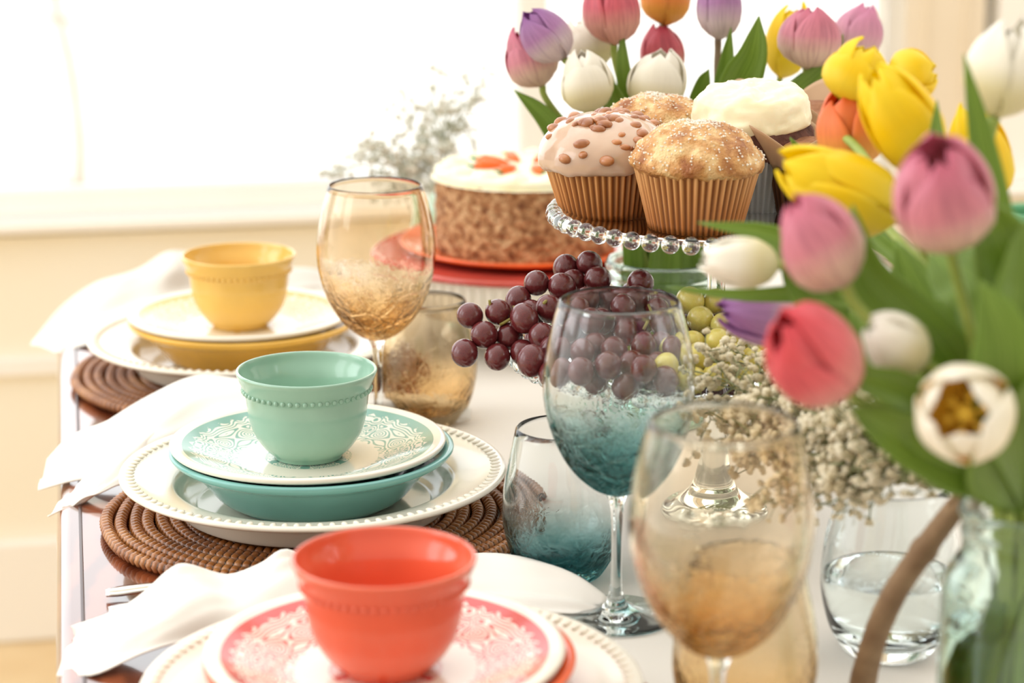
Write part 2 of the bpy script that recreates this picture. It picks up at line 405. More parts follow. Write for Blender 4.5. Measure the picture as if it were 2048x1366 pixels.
sets = [
 (C_yel, 'yellow', (244, 202, 108), (236, 184, 74), (226, 190, 110), 'placed behind the turquoise setting', 1.0),
 (C_teal, 'mint green', (160, 198, 177), (122, 184, 178), (116, 168, 156), 'in the middle of the row', 0.2),
 (C_cor, 'coral', (232, 104, 72), (240, 98, 44), (205, 72, 72), 'nearest the viewer', 2.2),
]
names = {'yellow': ('yellow', 'yellow', 'faint yellow'), 'mint green': ('mint green', 'turquoise', 'teal'), 'coral': ('coral', 'orange', 'red')}
for i, (c, nm, c1, c2, c3, where, rz) in enumerate(sets):
    n1_, n2_, n3_ = names[nm]
    m = thing('woven_placemat', 'round coiled brown rattan placemat under the %s place setting' % n1_, 'placemat', c + Vector((.012, .0, .001)), rz, 'coiled rattan placemats')
    if i == 0: MATME = mm.build('coil', M_rat, m)
    else: q = MATME.copy(); COL.objects.link(q); q.parent = m
    charger('large cream dinner plate with beaded rim under the %s bowls' % n2_, c + Vector((.004, 0, TZ * 0 + .0150)), 'cream dinner plates')
    pasta('glossy %s wide rimmed bowl stacked on its cream dinner plate' % n2_, c + Vector((.003, 0, .0195)), glaze(n2_ + '_glaze', c2), 'wide coloured bowls')
    salad('salad plate with %s scroll pattern carrying the %s bowl' % (n3_, n1_), c + Vector((0, 0, .0525)), pattern_mat(n3_.replace(' ', '_') + '_scroll_print', c3), 'patterned salad plates')
    cup('small glossy %s bowl with a beaded band topping its stack' % n1_, c + Vector((0, 0, .0568)), glaze(n1_.replace(' ', '_') + '_glaze_small', c1), 'small beaded bowls')
# ------------------------------------------------------------------ napkins
t = NT('napkin_linen'); n1 = t.tex('ShaderNodeTexNoise', 900, 2); n2 = t.tex('ShaderNodeTexNoise', 5, 3)
M_nap = t.pbr(t.ramp(n2.outputs[0], [(.3, (250, 245, 236)), (.7, (254, 251, 245))]), .8, t.bump(n1.outputs[0], .12, .0004), transl=.12, sheen=.1)
def cloth(mb, rows, nu=60, nv=26, fold=.0025, seed=0):      # rows: list of control polylines (each same length)
    R = [spline(r, nu) for r in rows]
    cols = [spline([R[k][i] for k in range(len(R))], nv) for i in range(nu)]
    def fn(a, b):
        i = min(int(round(a * (nu - 1))), nu - 1); j = min(int(round(b * (nv - 1))), nv - 1); p = cols[i][j].copy()
        p.z += fold * (math.sin(b * 9 + a * 5 + seed) * .6 + vn((a * 5 + seed, b * 5, seed), 1.0)) + .0022 * abs(math.sin(b * 7 + a * 11 + seed + 2 * vn((a * 4, b * 3, seed), 1.0)))
        return p
    mb.grid(fn, nu, nv)
def PZ(l): return [on(x, y, z) for x, y, z in l]
def napkin(label, layers, org):
    mb = MB()
    for k, rows in enumerate(layers): cloth(mb, [PZ(r) for r in rows], seed=k * 2.3 + org)
    p0 = Vector(np.mean(np.array(mb.v), axis=0)); p0.z = TZ
    o = mb.build('linen_napkin', M_nap, None, p0, solid=.0012); o.location = p0
    return tag(o, label, 'napkin', 'cream linen napkins')
napkin('cream napkin draped behind the mint green bowl and over the table edge', [
 [[(95, 925, .0), (140, 880, .02), (215, 845, .034), (300, 795, .044), (385, 758, .052), (470, 756, .050), (620, 785, .035), (760, 788, .028), (850, 792, .026), (912, 806, .02), (938, 822, .012)],
  [(88, 950, -.004), (150, 905, .022), (235, 875, .032), (320, 838, .042), (400, 800, .045), (490, 800, .040), (620, 820, .028), (760, 812, .024), (850, 812, .022), (915, 822, .016), (941, 830, .010)],
  [(80, 968, -.006), (160, 935, .012), (240, 915, .024), (320, 888, .030), (410, 860, .030), (500, 850, .03), (620, 845, .02), (760, 835, .012), (850, 832, .010), (905, 838, .008), (938, 838, .006)],
  [(76, 984, -.006), (160, 962, .004), (215, 958, .010), (290, 935, .016), (400, 890, .016), (500, 870, .016), (620, 858, .012), (760, 848, .006), (850, 843, .004), (900, 846, .004), (930, 844, .003)]],
 [[(160, 965, .006), (215, 930, .022), (290, 880, .034), (370, 840, .03)],
  [(120, 1010, -.003), (195, 975, .012), (290, 920, .024), (370, 880, .02)],
  [(95, 1034, -.008), (180, 1000, .004), (280, 955, .017), (370, 920, .016)]]], 1.)
napkin('cream napkin spread behind the coral bowl beside the silver cutlery', [
 [[(143,1262,.002),(215,1232,.016),(290,1185,.032),(340,1145,.044),(375,1134,.046),(450,1148,.036),(520,1128,.044),(570,1100,.050),(640,1125,.03),(800,1130,.02),(950,1112,.022),(1060,1118,.028),(1150,1150,.022),(1222,1205,.008)],
  [(150,1275,0),(225,1262,.014),(300,1225,.028),(350,1190,.038),(400,1180,.038),(460,1190,.03),(530,1170,.036),(580,1150,.038),(660,1160,.026),(800,1160,.018),(950,1140,.018),(1060,1150,.02),(1150,1175,.016),(1215,1215,.006)],
  [(135,1305,0),(220,1290,.012),(300,1262,.022),(360,1240,.028),(420,1230,.028),(480,1232,.022),(550,1212,.026),(600,1200,.028),(680,1200,.022),(800,1190,.016),(950,1180,.012),(1060,1190,.012),(1150,1205,.01),(1205,1228,.004)],
  [(113,1350,-.004),(190,1345,.004),(270,1315,.01),(350,1290,.014),(430,1270,.016),(500,1262,.016),(570,1250,.016),(620,1240,.015),(700,1235,.015),(800,1220,.015),(950,1215,.006),(1060,1225,.005),(1150,1232,.004),(1190,1236,.003)]]], 2.)
napkin('white napkin glowing in window light behind the yellow bowl', [
 [[(68, 680, -.004), (130, 610, .02), (200, 560, .035), (280, 535, .045), (340, 505, .06), (400, 510, .05), (480, 540, .03), (600, 540, .02), (650, 550, .01)],
  [(62, 692, -.006), (140, 630, .016), (215, 590, .032), (290, 560, .038), (350, 545, .045), (410, 545, .035), (480, 565, .025), (600, 560, .016), (655, 565, .008)],
  [(85, 700, -.006), (150, 665, .006), (225, 632, .018), (300, 600, .024), (360, 580, .024), (420, 575, .02), (480, 590, .016), (600, 580, .01), (655, 578, .005)],
  [(120, 705, -.004), (180, 690, .003), (240, 665, .014), (310, 630, .015), (370, 610, .014), (430, 600, .012), (480, 605, .01), (600, 595, .005), (650, 590, .003)]]], 3.)
# ------------------------------------------------------------------ cutlery
M_sil = plain('polished_silver', (222, 220, 214), .14, metal=1)
def fork(name, label, cat, p, ang, kind):
    o = thing(name, label, cat, p, ang, 'silver cutlery')
    L = .19
    def hd(a, b):
        x = a * .12; wd = interp(x, [0, .01, .03, .09, .12], [.0055, .0085, .0075, .0038, .0035]); y = (b - .5) * 2 * wd
        return Vector((x, y, .004 + .003 * math.sin(a * PI) - .0015 * abs(b - .5) * 2))
    MB().grid(hd, 30, 7).build('handle', M_sil, o, solid=.0024)
    if kind == 'fork':
        mb = MB(); mb.grid(lambda a, b: Vector((.12 + a * .03, (b - .5) * 2 * interp(a, [0, .5, 1], [.0035, .011, .012]), .004 + .002 * a)), 8, 7)
        for k in range(4):
            y = (k - 1.5) * .0066; mb.tube([(.148, y, .006), (.165, y, .009), (.185, y, .012)], [.0018, .0016, .0008], 6)
        mb.build('tines', M_sil, o, solid=.0012)
    else:
        MB().grid(lambda a, b: Vector((.12 + a * .1, (b - .5) * 2 * interp(a, [0, .2, .8, 1], [.004, .009, .009, .001]), .0045)), 16, 5).build('blade', M_sil, o, solid=.0012)
    return o
fork('table_fork', 'silver fork with ridged handle poking out from under the cream napkin', 'fork', on(212, 1193, .003), PH + .02, 'fork')
fork('table_knife', 'silver knife handle just in front of the fork on the dark table', 'knife', on(218, 1228, .002), PH + .05, 'knife')
sp0 = on(776, 768, .0135); o = thing('teaspoon', 'small silver spoon lying beyond the mint green bowl beside the amber glass', 'spoon', sp0, PH + PI * .62)
MB().grid(lambda a, b: Vector(((a - .5) * .040, (b - .5) * .026 * math.sqrt(max(.02, 1 - (2 * a - 1) ** 2)), .002 + .006 * ((2 * a - 1) ** 2 * .6 + (2 * b - 1) ** 2 * .4))), 20, 12).build('spoon_bowl', M_sil, o, solid=.001)
MB().tube([(.019, 0, .0065), (.04, 0, .008), (.08, 0, .006), (.12, 0, .004)], [.0018, .0018, .0022, .0035], 8).build('handle', M_sil, o)
# ------------------------------------------------------------------ glassware
def wine_profile():
    foot = smoothprof([(0, .0), (.030, .0002), (.0410, .0005), (.0424, .0014), (.0405, .0026), (.028, .0042), (.016, .0065), (.0085, .0105), (.0055, .018)], 34)
    stem = smoothprof([(.0055, .018), (.0042, .030), (.0038, .050), (.0042, .075), (.0056, .088), (.0085, .0955)], 16)
    bo = smoothprof([(.0085, .0955), (.020, .1015), (.034, .115), (.0455, .135), (.0525, .158), (.0545, .178), (.0530, .198), (.0490, .219), (.0432, .2385)], 36)
    bi = smoothprof([(.0426, .2392), (.0418, .2385), (.0475, .219), (.0514, .198), (.0529, .178), (.0508, .159), (.0436, .138), (.032, .1195), (.018, .1085), (.006, .1055), (0, .105)], 40)
    return foot, stem, bo + bi
M_clear = glass('clear_glass', (250, 252, 252), (253, 254, 254), 0, .2)
M_tealg = glass('teal_crackle_glass', (170, 206, 206), (253, 254, 254), .100, .178, .6)
M_ambg = glass('amber_crackle_glass', (249, 232, 202), (254, 250, 243), .098, .17, .5)
def wineglass(label, px, h, mat, rz=0):
    p = at(px, 683, h); p.z = TZ + .0022
    o = thing('wine_glass', label, 'glass', p, rz, 'stemmed wine glasses')
    f, s, b = wine_profile()
    MB().lathe(b, 72).build('bowl', mat, o); MB().lathe(s, 40).build('stem', M_clear, o); MB().lathe(f, 64).build('foot', M_clear, o)
    return o
wineglass('large stemmed wine glass with teal crackled bowl in front of the grapes', 1238, 1.556, M_tealg)
wineglass('blurred amber stemmed wine glass closest to the viewer', 1452, 1.248, M_ambg, 1)
wineglass('far amber stemmed wine glass beside the yellow setting', 755, 2.015, M_ambg, 2)
def tumbler(label, px, h, mat, water=False, s=1.0):
    p = at(px, 683, h); p.z = TZ + .0022
    o = thing('stemless_tumbler', label, 'glass', p, 0, 'stemless tumblers')
    out = smoothprof([(0, .001), (.022, .0005), (.028, .001), (.033, .006), (.0405, .020), (.0455, .040), (.0465, .056), (.0445, .078), (.0400, .100), (.0362, .118)], 34)
    inn = smoothprof([(.0356, .1185), (.0348, .118), (.0385, .100), (.0430, .078), (.0450, .056), (.0438, .041), (.0375, .022), (.026, .013), (.01, .0105), (0, .010)], 30)
    MB().lathe([(r * s, z * s) for r, z in out + inn], 64).build('glass_body', mat, o)
    if water:
        wi = smoothprof([(0, .0104), (.01, .0109), (.0257, .0134), (.0372, .0224), (.0435, .0412), (.0446, .056)], 16) + [(.043, .0562), (.02, .0562), (0, .0562)]
        MB().lathe([(r * s, z * s) for r, z in wi], 48).build('water', M_water, o)
    return o
M_water = glass('water', (252, 254, 254), (252, 254, 254), 0, 1, ior=1.33)
M_tealt = glass('teal_tumbler_glass', (160, 202, 204), (253, 254, 254), .0, .06, .6)
M_ambt = glass('amber_tumbler_glass', (251, 237, 212), (253, 248, 238), .0, .09, .45)
tumbler('stemless tumbler with teal crackled base beside the woven mat', 1127, 1.645, M_tealt)
tumbler('amber stemless tumbler standing behind the nearest amber wine glass', 1507, 1.345, M_ambt)
tumbler('far amber stemless tumbler in front of the cake stand', 856, 2.075, M_ambt)
tumbler('clear stemless tumbler half filled with water behind the bent twig', 1800, 1.49, M_clear, True, 1.04)
# ------------------------------------------------------------------ tiered server
M_crys = glass('pressed_glass', (250, 252, 252), (252, 253, 253), 0, .3)
ax = at(1430, 683, 1.79); ax.z = TZ + .0022
ts = thing('tiered_server', 'two tier clear glass server with beaded rims holding muffins and grapes', 'server', ax)
Z1, Z2 = .139, .2535
MB().lathe(smoothprof([(0, .001), (.035, 0), (.052, .001), (.054, .004), (.050, .008), (.036, .013), (.022, .026), (.014, .05), (.0095, .085), (.0095, .11), (.016, .128), (.022, Z1 - .004)], 60), 64).build('foot', M_crys, ts)
def plate_prof(R, z): return smoothprof([(0, z), (R * .55, z), (R * .8, z + .001), (R * .93, z + .0045), (R - .004, z + .0065), (R - .001, z + .0045), (R - .004, z + .002), (R * .9, z - .001), (R * .78, z - .0035), (R * .5, z - .0045), (0, z - .0045)], 50)
for R, z, nb in ((.166, Z1, 66), (.1325, Z2, 52)):
    MB().lathe(plate_prof(R - .004, z), 96).build('plate', M_crys, ts)
    b = MB()
    for k in range(nb):
        a = 2 * PI * k / nb; b.ball((R * math.cos(a), R * math.sin(a), z + .003), .0071, 14, 10)
    b.build('beaded_rim', M_crys, ts)
MB().lathe(smoothprof([(.022, Z1 + .0005), (.02, Z1 + .004), (.011, Z1 + .012), (.008, Z1 + .03), (.0075, Z1 + .07), (.010, Z1 + .09), (.016, Z1 + .103), (.021, Z2 - .0048)], 40), 48).build('stem', M_crys, ts)
# ------------------------------------------------------------------ grapes
t = NT('red_grape_skin'); nz = t.tex('ShaderNodeTexNoise', 60, 4); n2 = t.tex('ShaderNodeTexNoise', 25, 2)
base = t.ramp(n2.outputs[0], [(.3, (66, 20, 24)), (.7, (112, 38, 38))])
base = t.mix(t.ramp(nz.outputs[0], [(.4, (0, 0, 0)), (.8, (70, 70, 70))]), base, (156, 120, 126))
M_red = t.pbr(base, t.math('ADD', .14, t.math('MULTIPLY', nz.outputs[0], .18)), coat=.25)
t = NT('green_grape_skin'); nz = t.tex('ShaderNodeTexNoise', 40, 3)
M_grn = t.pbr(t.ramp(nz.outputs[0], [(.3, (202, 188, 88)), (.7, (226, 212, 126))]), .22, sss=.35, coat=.2)
M_gst = mottled('grape_stem_green', (120, 112, 50), (150, 138, 66), 80, .6)
def bunch(label, pts, mat, stems, nm, org):
    o = thing('grape_bunch', label, 'grapes', org)
    proto = MB().ball((0, 0, 0), 1, 20, 14)
    first = None
    for p, r in pts:
        if first is None: g = first = proto.build('grape', mat, o)
        else: g = first.copy(); COL.objects.link(g); g.parent = o
        g.location = p - org; e = random.uniform(1.0, 1.12); g.scale = (r, r, r * e); g.rotation_euler = (random.uniform(-.9, .9), random.uniform(-.9, .9), random.uniform(0, 6))
    m = MB()
    for s in stems: m.tube(spline(s, 10), .0013, 6)
    m.build('stem', M_gst, o, org); return o
def gh(py, front=1.645): return front + max(0, 745 - py) / 200 * .13
red_px = [(945,638),(999,634),(1008,663),(970,679),(948,692),(996,708),(1045,652),(1039,700),(1070,720),(1083,670),(1070,624),(1048,595),(1076,577),(1116,588),(1103,625),(1122,606),(1151,560),(1171,537),(1140,537),(1196,566),(1173,600),(1222,590),(1279,572),(1270,600),(1211,637),(1295,650),(1226,705),(1292,694),(1218,742),(1328,734),(1190,758),(1330,683),(1125,650),(1110,745),(1150,700),(1160,745),(1185,690),(1255,665),(1260,728),(1290,752),(1145,620),(1180,655),(1240,620),(1322,655),(1255,760),(1120,700),(1310,620),(1345,705),(1320,760)]
pts = []
for (x, y) in red_px:
    h = gh(y) + (.03 if x < 1030 else 0) + random.uniform(-.006, .006); r = random.uniform(.0102, .0116)
    if x < 1040: h = 1.70 + (700 - y) / 200 * .05
    p = at(x, y, h); pts.append([p, r])
for k in range(40):
    a = random.uniform(0, 2 * PI); q = random.uniform(.02, .12)
    p = ax + Vector((-.05 + q * math.cos(a) * .8, q * math.sin(a) * .8, Z1 + .014 + (.12 - q) * .22)); pts.append([p, .0105])
def relax(pts, n=60, fixed=49, zmin=None):
    for _ in range(n):
        for i in range(len(pts)):
            for j in range(i):
                d = pts[i][0] - pts[j][0]; m = (pts[i][1] + pts[j][1]) * .97; L = d.length
                if L < m and L > 1e-6:
                    s = d / L * (m - L) * .5
                    wi, wj = (.5 if i < fixed else 1.2), (.5 if j < fixed else 1.2)
                    s1 = s.copy(); s1.x *= .6 if i < fixed else 1; pts[i][0] += s * wi; pts[j][0] -= s * wj
        for p in pts:
            dx, dy = p[0].x - ax.x, p[0].y - ax.y; rr = math.hypot(dx, dy)
            if rr < .168 and zmin: p[0].z = max(p[0].z, zmin + p[1])
            if rr < .02 and p[0].z < TZ + Z2: p[0].x += dx / rr * (.02 - rr); p[0].y += dy / rr * (.02 - rr)
            if zmin: p[0].z = min(p[0].z, TZ + Z2 - .018) if rr < .135 else p[0].z
    return pts
pts = relax(pts, 40, 49, TZ + Z1 + .009)
org = Vector((ax.x - .06, ax.y - .03, TZ + Z1 + .012))
bunch('bunch of dusky red grapes spilling off the lower glass tier', pts, M_red,
      [[at(1075, 640, 1.73), at(1050, 632, 1.72), at(1030, 634, 1.71), at(1000, 650, 1.71)], [at(990, 632, 1.715), at(981, 612, 1.715), at(979, 600, 1.715)], [at(1035, 634, 1.72), at(1029, 622, 1.72), at(1028, 612, 1.72)],
       [at(1130, 620, 1.72), at(1100, 600, 1.72), at(1088, 606, 1.70)], [at(1300, 610, 1.72), at(1306, 630, 1.70), at(1290, 660, 1.69)]], 'r', org)
grn = [(1405,635),(1385,608),(1390,690),(1430,690),(1407,727),(1463,716),(1360,700),(1463,752),(1431,603),(1440,650),(1480,680),(1500,720),(1425,760),(1385,755),(1500,650),(1520,690),(1360,745),(1540,730),(1480,625)]
gp = [[at(x, y, gh(y, 1.65) + random.uniform(-.004, .004)), random.uniform(.0100, .0112)] for x, y in grn]
gp = relax(gp, 40, 19, TZ + Z1 + .009)
bunch('bunch of pale green grapes next to the baby’s breath'.replace('’', "'"), gp, M_grn, [[at(1470, 700, 1.70), at(1440, 670, 1.70), at(1415, 655, 1.69)], [at(1440, 670, 1.70), at(1400, 665, 1.7)]], 'g', Vector((ax.x + .02, ax.y - .05, TZ + Z1 + .012)))
# ------------------------------------------------------------------ muffins
def liner_mat(name, lo, hi, tr=.2):
    t = NT(name); tc = t.n('ShaderNodeTexCoord'); sp = t.n('ShaderNodeSeparateXYZ'); t.l(tc.outputs['Object'], sp.inputs[0])
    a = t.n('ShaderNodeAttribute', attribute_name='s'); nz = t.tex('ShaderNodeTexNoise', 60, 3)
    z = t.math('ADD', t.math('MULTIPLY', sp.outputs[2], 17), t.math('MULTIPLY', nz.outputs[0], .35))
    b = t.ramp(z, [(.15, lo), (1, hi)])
    b = t.mix(a.outputs['Fac'], tuple(int(v * (.68 if lo[2] < 200 else .93)) for v in lo), b)  # pleat valleys darkened in the colour, like shade in the folds
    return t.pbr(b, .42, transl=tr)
M_lin = liner_mat('brown_paper_liner', (222, 132, 58), (240, 186, 122)); M_linw = liner_mat('white_paper_liner', (238, 239, 241), (252, 253, 255), .6); M_lind = liner_mat('dark_liner', (96, 58, 34), (140, 96, 62))
M_parch = mottled('brown_parchment', (206, 172, 136), (224, 194, 160), 12, .6, transl=.3)
t = NT('sugared_crust'); nz = t.tex('ShaderNodeTexNoise', 55, 6); v = t.tex('ShaderNodeTexVoronoi', 330); v2 = t.tex('ShaderNodeTexVoronoi', 130, feature='DISTANCE_TO_EDGE')
base = t.ramp(nz.outputs[0], [(.34, (150, 88, 38)), (.5, (200, 146, 84)), (.62, (230, 198, 144))])
M_crust = t.pbr(t.mix(t.ramp(v.outputs['Distance'], [(.1, (150, 150, 150)), (.45, (0, 0, 0))]), base, (250, 240, 214)), .5, t.bump(t.math('ADD', v.outputs['Distance'], v2.outputs['Distance']), .7, .0015))
M_sugar = plain('sugar_grains', (255, 250, 238), .25, transl=.3)
t = NT('caramel_glaze'); nz = t.tex('ShaderNodeTexNoise', 30, 3)
M_glz = t.pbr(t.ramp(nz.outputs[0], [(.3, (188, 156, 132)), (.7, (206, 178, 154))]), .16, coat=.5, sss=.2)
M_nut = mottled('toasted_nut', (132, 74, 40), (190, 126, 74), 60, .35, coat=.4)
M_choc = mottled('chocolate_crumb', (60, 32, 24), (112, 70, 56), 90, .85, b=.9, bs=180)
M_frost = mottled('cream_cheese_frosting', (243, 231, 190), (248, 238, 206), 25, .38, b=.35, bs=70, sss=.25)
def pleat(mb, r0, r1, h, n=44, amp=.0014, z0=0, flare=0):
    N = n * 6; vs, ss, fs = [], [], []; K = 9
    for k in range(K):
        f = k / (K - 1); 
        for i in range(N):
            a = 2 * PI * i / N; w_ = (math.sin(a * n) + .25 * math.sin(a * n * .5 + 1)); r = r0 + (r1 - r0) * f + amp * w_ * (.55 + .6 * f) + flare * f * f
            vs.append((r * math.cos(a), r * math.sin(a), z0 + h * f + (.0006 * math.sin(a * 7) if k == K - 1 else 0))); ss.append(min(1, max(0, .5 + .6 * w_)))
    for k in range(K - 1):
        for i in range(N):
            j = (i + 1) % N; fs.append((k * N + i, k * N + j, (k + 1) * N + j, (k + 1) * N + i))
    c = len(vs); vs.append((0, 0, z0)); ss.append(.5)
    for i in range(N): fs.append((c, (i + 1) % N, i))
    return mb.add(vs, fs, ss, ss)
def dome(mb, prof, amp, freq, seed, n=90):
    pr = smoothprof(prof, 40)
    def jit(p):
        q = p + Vector((seed, seed * .7, 0)); d = amp * (vn(q, freq) + .5 * vn(q, freq * 2.3) + .3 * vn(q, freq * 5)); nrm = Vector((p.x, p.y, (p.z - .045) * 1.5)).normalized(); return p + nrm * d + (Vector((0, 0, .0028 * vn((p.x * 90, p.y * 90, seed), 1.0))) if .035 < p.z < .0475 and math.hypot(p.x, p.y) > .045 else Vector((0, 0, 0)))
    mb.lathe(pr, n, jit=jit); return mb
DP = [(.0, .045), (.040, .045), (.0475, .0455), (.0525, .050), (.0515, .057), (.046, .066), (.036, .075), (.022, .081), (.010, .0835), (0, .084)]
def muffin(label, p, tilt=(0, 0, 0), kind='sugar', seed=0, s=1.0):
    o = thing('muffin', label, 'muffin', p, 0, 'muffins on the upper tier', rot=tilt); o.scale = (s, s, s)
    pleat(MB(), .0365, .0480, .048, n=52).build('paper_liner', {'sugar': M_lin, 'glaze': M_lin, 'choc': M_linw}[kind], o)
    if kind == 'sugar':
        d = dome(MB(), DP, .0027, 70, seed); d.build('muffin_top', M_crust, o)
        g = MB(); vv = [Vector(q) for q in d.v if q[2] > .053]; random.seed(seed)
        for k in range(900):
            q = random.choice(vv); c = q + Vector((random.uniform(-.001, .001), random.uniform(-.001, .001), .0003)); e = random.uniform(.0005, .0013)
            g.box(c, (e, e * 1.2, e), Matrix.Rotation(random.uniform(0, 3), 3, Vector((random.random(), random.random(), 1))))
        tag(g.build('sugar_crystals', M_sugar, o, smooth=False), kind='stuff')
    if kind == 'glaze':
        pr = [(.0, .043), (.040, .043), (.0500, .041), (.0535, .046), (.0525, .057), (.047, .066), (.036, .0745), (.022, .080), (.010, .0825), (0, .083)]
        dome(MB(), pr, .0012, 40, seed).build('glaze', M_glz, o)
        random.seed(5)
        for k in range(64):
            a = random.uniform(0, 2 * PI); q = random.uniform(.06, 1) ** .7; r = interp(q, [0, .4, .65, .85, 1], [0, .022, .036, .047, .0528]); z = interp(q, [0, .4, .65, .85, 1], [.083, .080, .0745, .066, .0535]); sz = random.uniform(.0034, .0072)
            MB().ball((r * math.cos(a), r * math.sin(a), z - .0008), sz, 10, 7, Matrix.Rotation(random.uniform(0, 3), 3, 'Z') @ Matrix.Rotation(random.uniform(-.5, .5), 3, 'X'), (1.15, .85, .62)).build('nut', M_nut, o)
    if kind == 'choc':
        dome(MB(), [(.0, .045), (.040, .045), (.048, .047), (.050, .054), (.050, .064), (.044, .073), (.03, .077), (0, .078)], .002, 80, seed).build('cake', M_choc, o)
        fr = MB(); dome(fr, [(.0, .074), (.030, .073), (.044, .069), (.0490, .071), (.0485, .079), (.0455, .089), (.041, .0945), (.034, .098), (.018, .0995), (0, .099)], .0042, 60, seed); fr.build('frosting', M_frost, o)
    return o
PZT = Z2 + .003
def onp(px, py): return on(px, py, PZT)
muffin('sugar crusted golden muffin at the front of the glass stand', onp(1390, 454), (0, .01, 0), 'sugar', 3)
muffin('caramel glazed muffin studded with nuts leaning at the rim', onp(1212, 424), (.02, -.07, .4), 'glaze', 6)
p_ = onp(1310, 386); muffin('second sugar crusted muffin tucked behind the glazed one', p_, (0, .02, 1), 'sugar', 9)
muffin('chocolate cupcake heaped with thick cream frosting in white liner', onp(1502, 408), (.09, -.03, 0), 'choc', 12)
def parchment_muffin(label, p, seed, s=1):
    o = thing('muffin', label, 'muffin', p, seed, 'muffins on the upper tier'); o.scale = (s, s, s)
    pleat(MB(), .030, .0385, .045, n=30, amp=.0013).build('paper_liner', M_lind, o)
    mb = MB(); N = 96
    def fn(u, v):
        a = 2 * PI * u; pk = abs(math.cos(a * 2)) ** 1.2
        r = .0385 + .016 * v * (.4 + pk) + .001 * math.sin(a * 18) * (1 - v); return Vector((r * math.cos(a), r * math.sin(a), .043 + v * (.016 + .022 * pk)))
    mb.grid(fn, N + 1, 10); mb.build('parchment_wrap', M_parch, o, solid=.0006)
    dome(MB(), [(0, .045), (.036, .046), (.0375, .052), (.030, .062), (.016, .067), (0, .068)], .0025, 70, seed).build('muffin_top', mottled('brown_crumb', (120, 74, 46), (168, 116, 78), 60, .8, b=.8, bs=120), o)
    return o
parchment_muffin('brown muffin in peaked parchment paper half behind yellow tulips', onp(1622, 426), .3, .92)
parchment_muffin('brown muffin in pale parchment peeking out behind the frosted cupcake', onp(1608, 374), 1.0, 1.1)
# ------------------------------------------------------------------ cake
cc = at(1050, 683, 2.42); cc.z = TZ + .0022
t = NT('white_ribbed_ceramic'); M_rib = t.pbr((243, 236, 222), .3, coat=.3)
M_ctop = glaze('red_stand_top', (206, 84, 70))  # glossy red for the stand top, apart from the white skirt
cs = thing('cake_stand', 'white ribbed pedestal stand with glossy red top under the cake', 'cake stand', cc)
ST = .092
rib = lambda r, z, a: (r + .0016 * math.sin(a * 90), z)
MB().lathe(smoothprof([(0, 0), (.08, 0), (.086, .003), (.080, .010), (.05, .018), (.034, .032), (.036, .044), (.06, .050), (0, .051)], 40), 64).build('pedestal', M_rib, cs)
MB().lathe([(.05, .049), (.150, .046), (.158, .047), (.161, .052), (.163, .070), (.1645, ST - .006), (.1655, ST - .002), (.162, ST - .001), (.12, ST - .002), (0, ST - .002)], 720, rip=lambda r, z, a: rib(r, z, a) if .15 < r < .1652 else (r, z)).build('ribbed_skirt', M_rib, cs)
MB().lathe(smoothprof([(0, ST - .0015), (.155, ST - .0015), (.1655, ST - .0015), (.1665, ST + .001), (.164, ST + .003), (.156, ST + .0015), (.12, ST + .0008), (0, ST + .0008)], 40), 96).build('stand_top', M_ctop, cs)
M_orp = glaze('orange_plate_glaze', (246, 110, 44))
pl = thing('cake_plate', 'bright orange plate beneath the nut coated cake', 'plate', cc + Vector((0, 0, ST + .001)))
MB().lathe(smoothprof([(0, .004), (.08, .004), (.10, .006), (.118, .010), (.129, .0135), (.1325, .013), (.131, .0095), (.115, .004), (.09, .001), (.08, 0), (0, .001)], 50), 96).build('plate', M_orp, pl)
t = NT('chopped_nut_coating'); nz = t.tex('ShaderNodeTexNoise', 105, 5); n2 = t.tex('ShaderNodeTexVoronoi', 210)
M_cake = t.pbr(t.ramp(nz.outputs[0], [(.34, (138, 86, 50)), (.48, (196, 144, 96)), (.62, (230, 188, 140))]), .75, t.bump(t.math('ADD', nz.outputs[0], n2.outputs['Distance']), 1, .004))
ck = thing('carrot_cake', 'tall round nut coated cake with cream icing and carrot decorations', 'cake', cc + Vector((0, 0, ST + .0055)))
def cj(p):
    q = p.normalized() if p.length else p; return p + Vector((q.x, q.y, 0)) * .0022 * (vn(p, 110) + .6 * vn(p, 240))
MB().lathe([(0, 0)] + [(.098, .001 + k * .00275) for k in range(31)] + [(.095, .087), (0, .088)], 220, jit=cj).build('cake_side', M_cake, ck)
M_ice = mottled('cream_icing', (252, 244, 205), (255, 250, 225), 30, .5, b=.3, bs=50, sss=.2)
dome(MB(), [(0, .086), (.095, .080), (.0988, .0805), (.0992, .086), (.096, .0895), (.085, .0900), (.04, .0895), (0, .0895)], .0015, 60, 2, 140).build('icing', M_ice, ck)
for k in range(14):
    a = 2 * PI * k / 14 + .1; M = Matrix.Translation((.083 * math.cos(a), .083 * math.sin(a), .0885))
    MB().lathe(smoothprof([(.0125, 0), (.0135, .002), (.010, .004), (.0085, .005), (.005, .007), (0, .008)], 14), 24, M, rip=lambda r, z, b: (r * (1 + .12 * math.sin(b * 7 + z * 400)), z)).build('icing_swirl', M_ice, ck)
M_car = plain('carrot_orange', (240, 110, 40), .4); M_cgr = plain('icing_green', (90, 140, 70), .5)
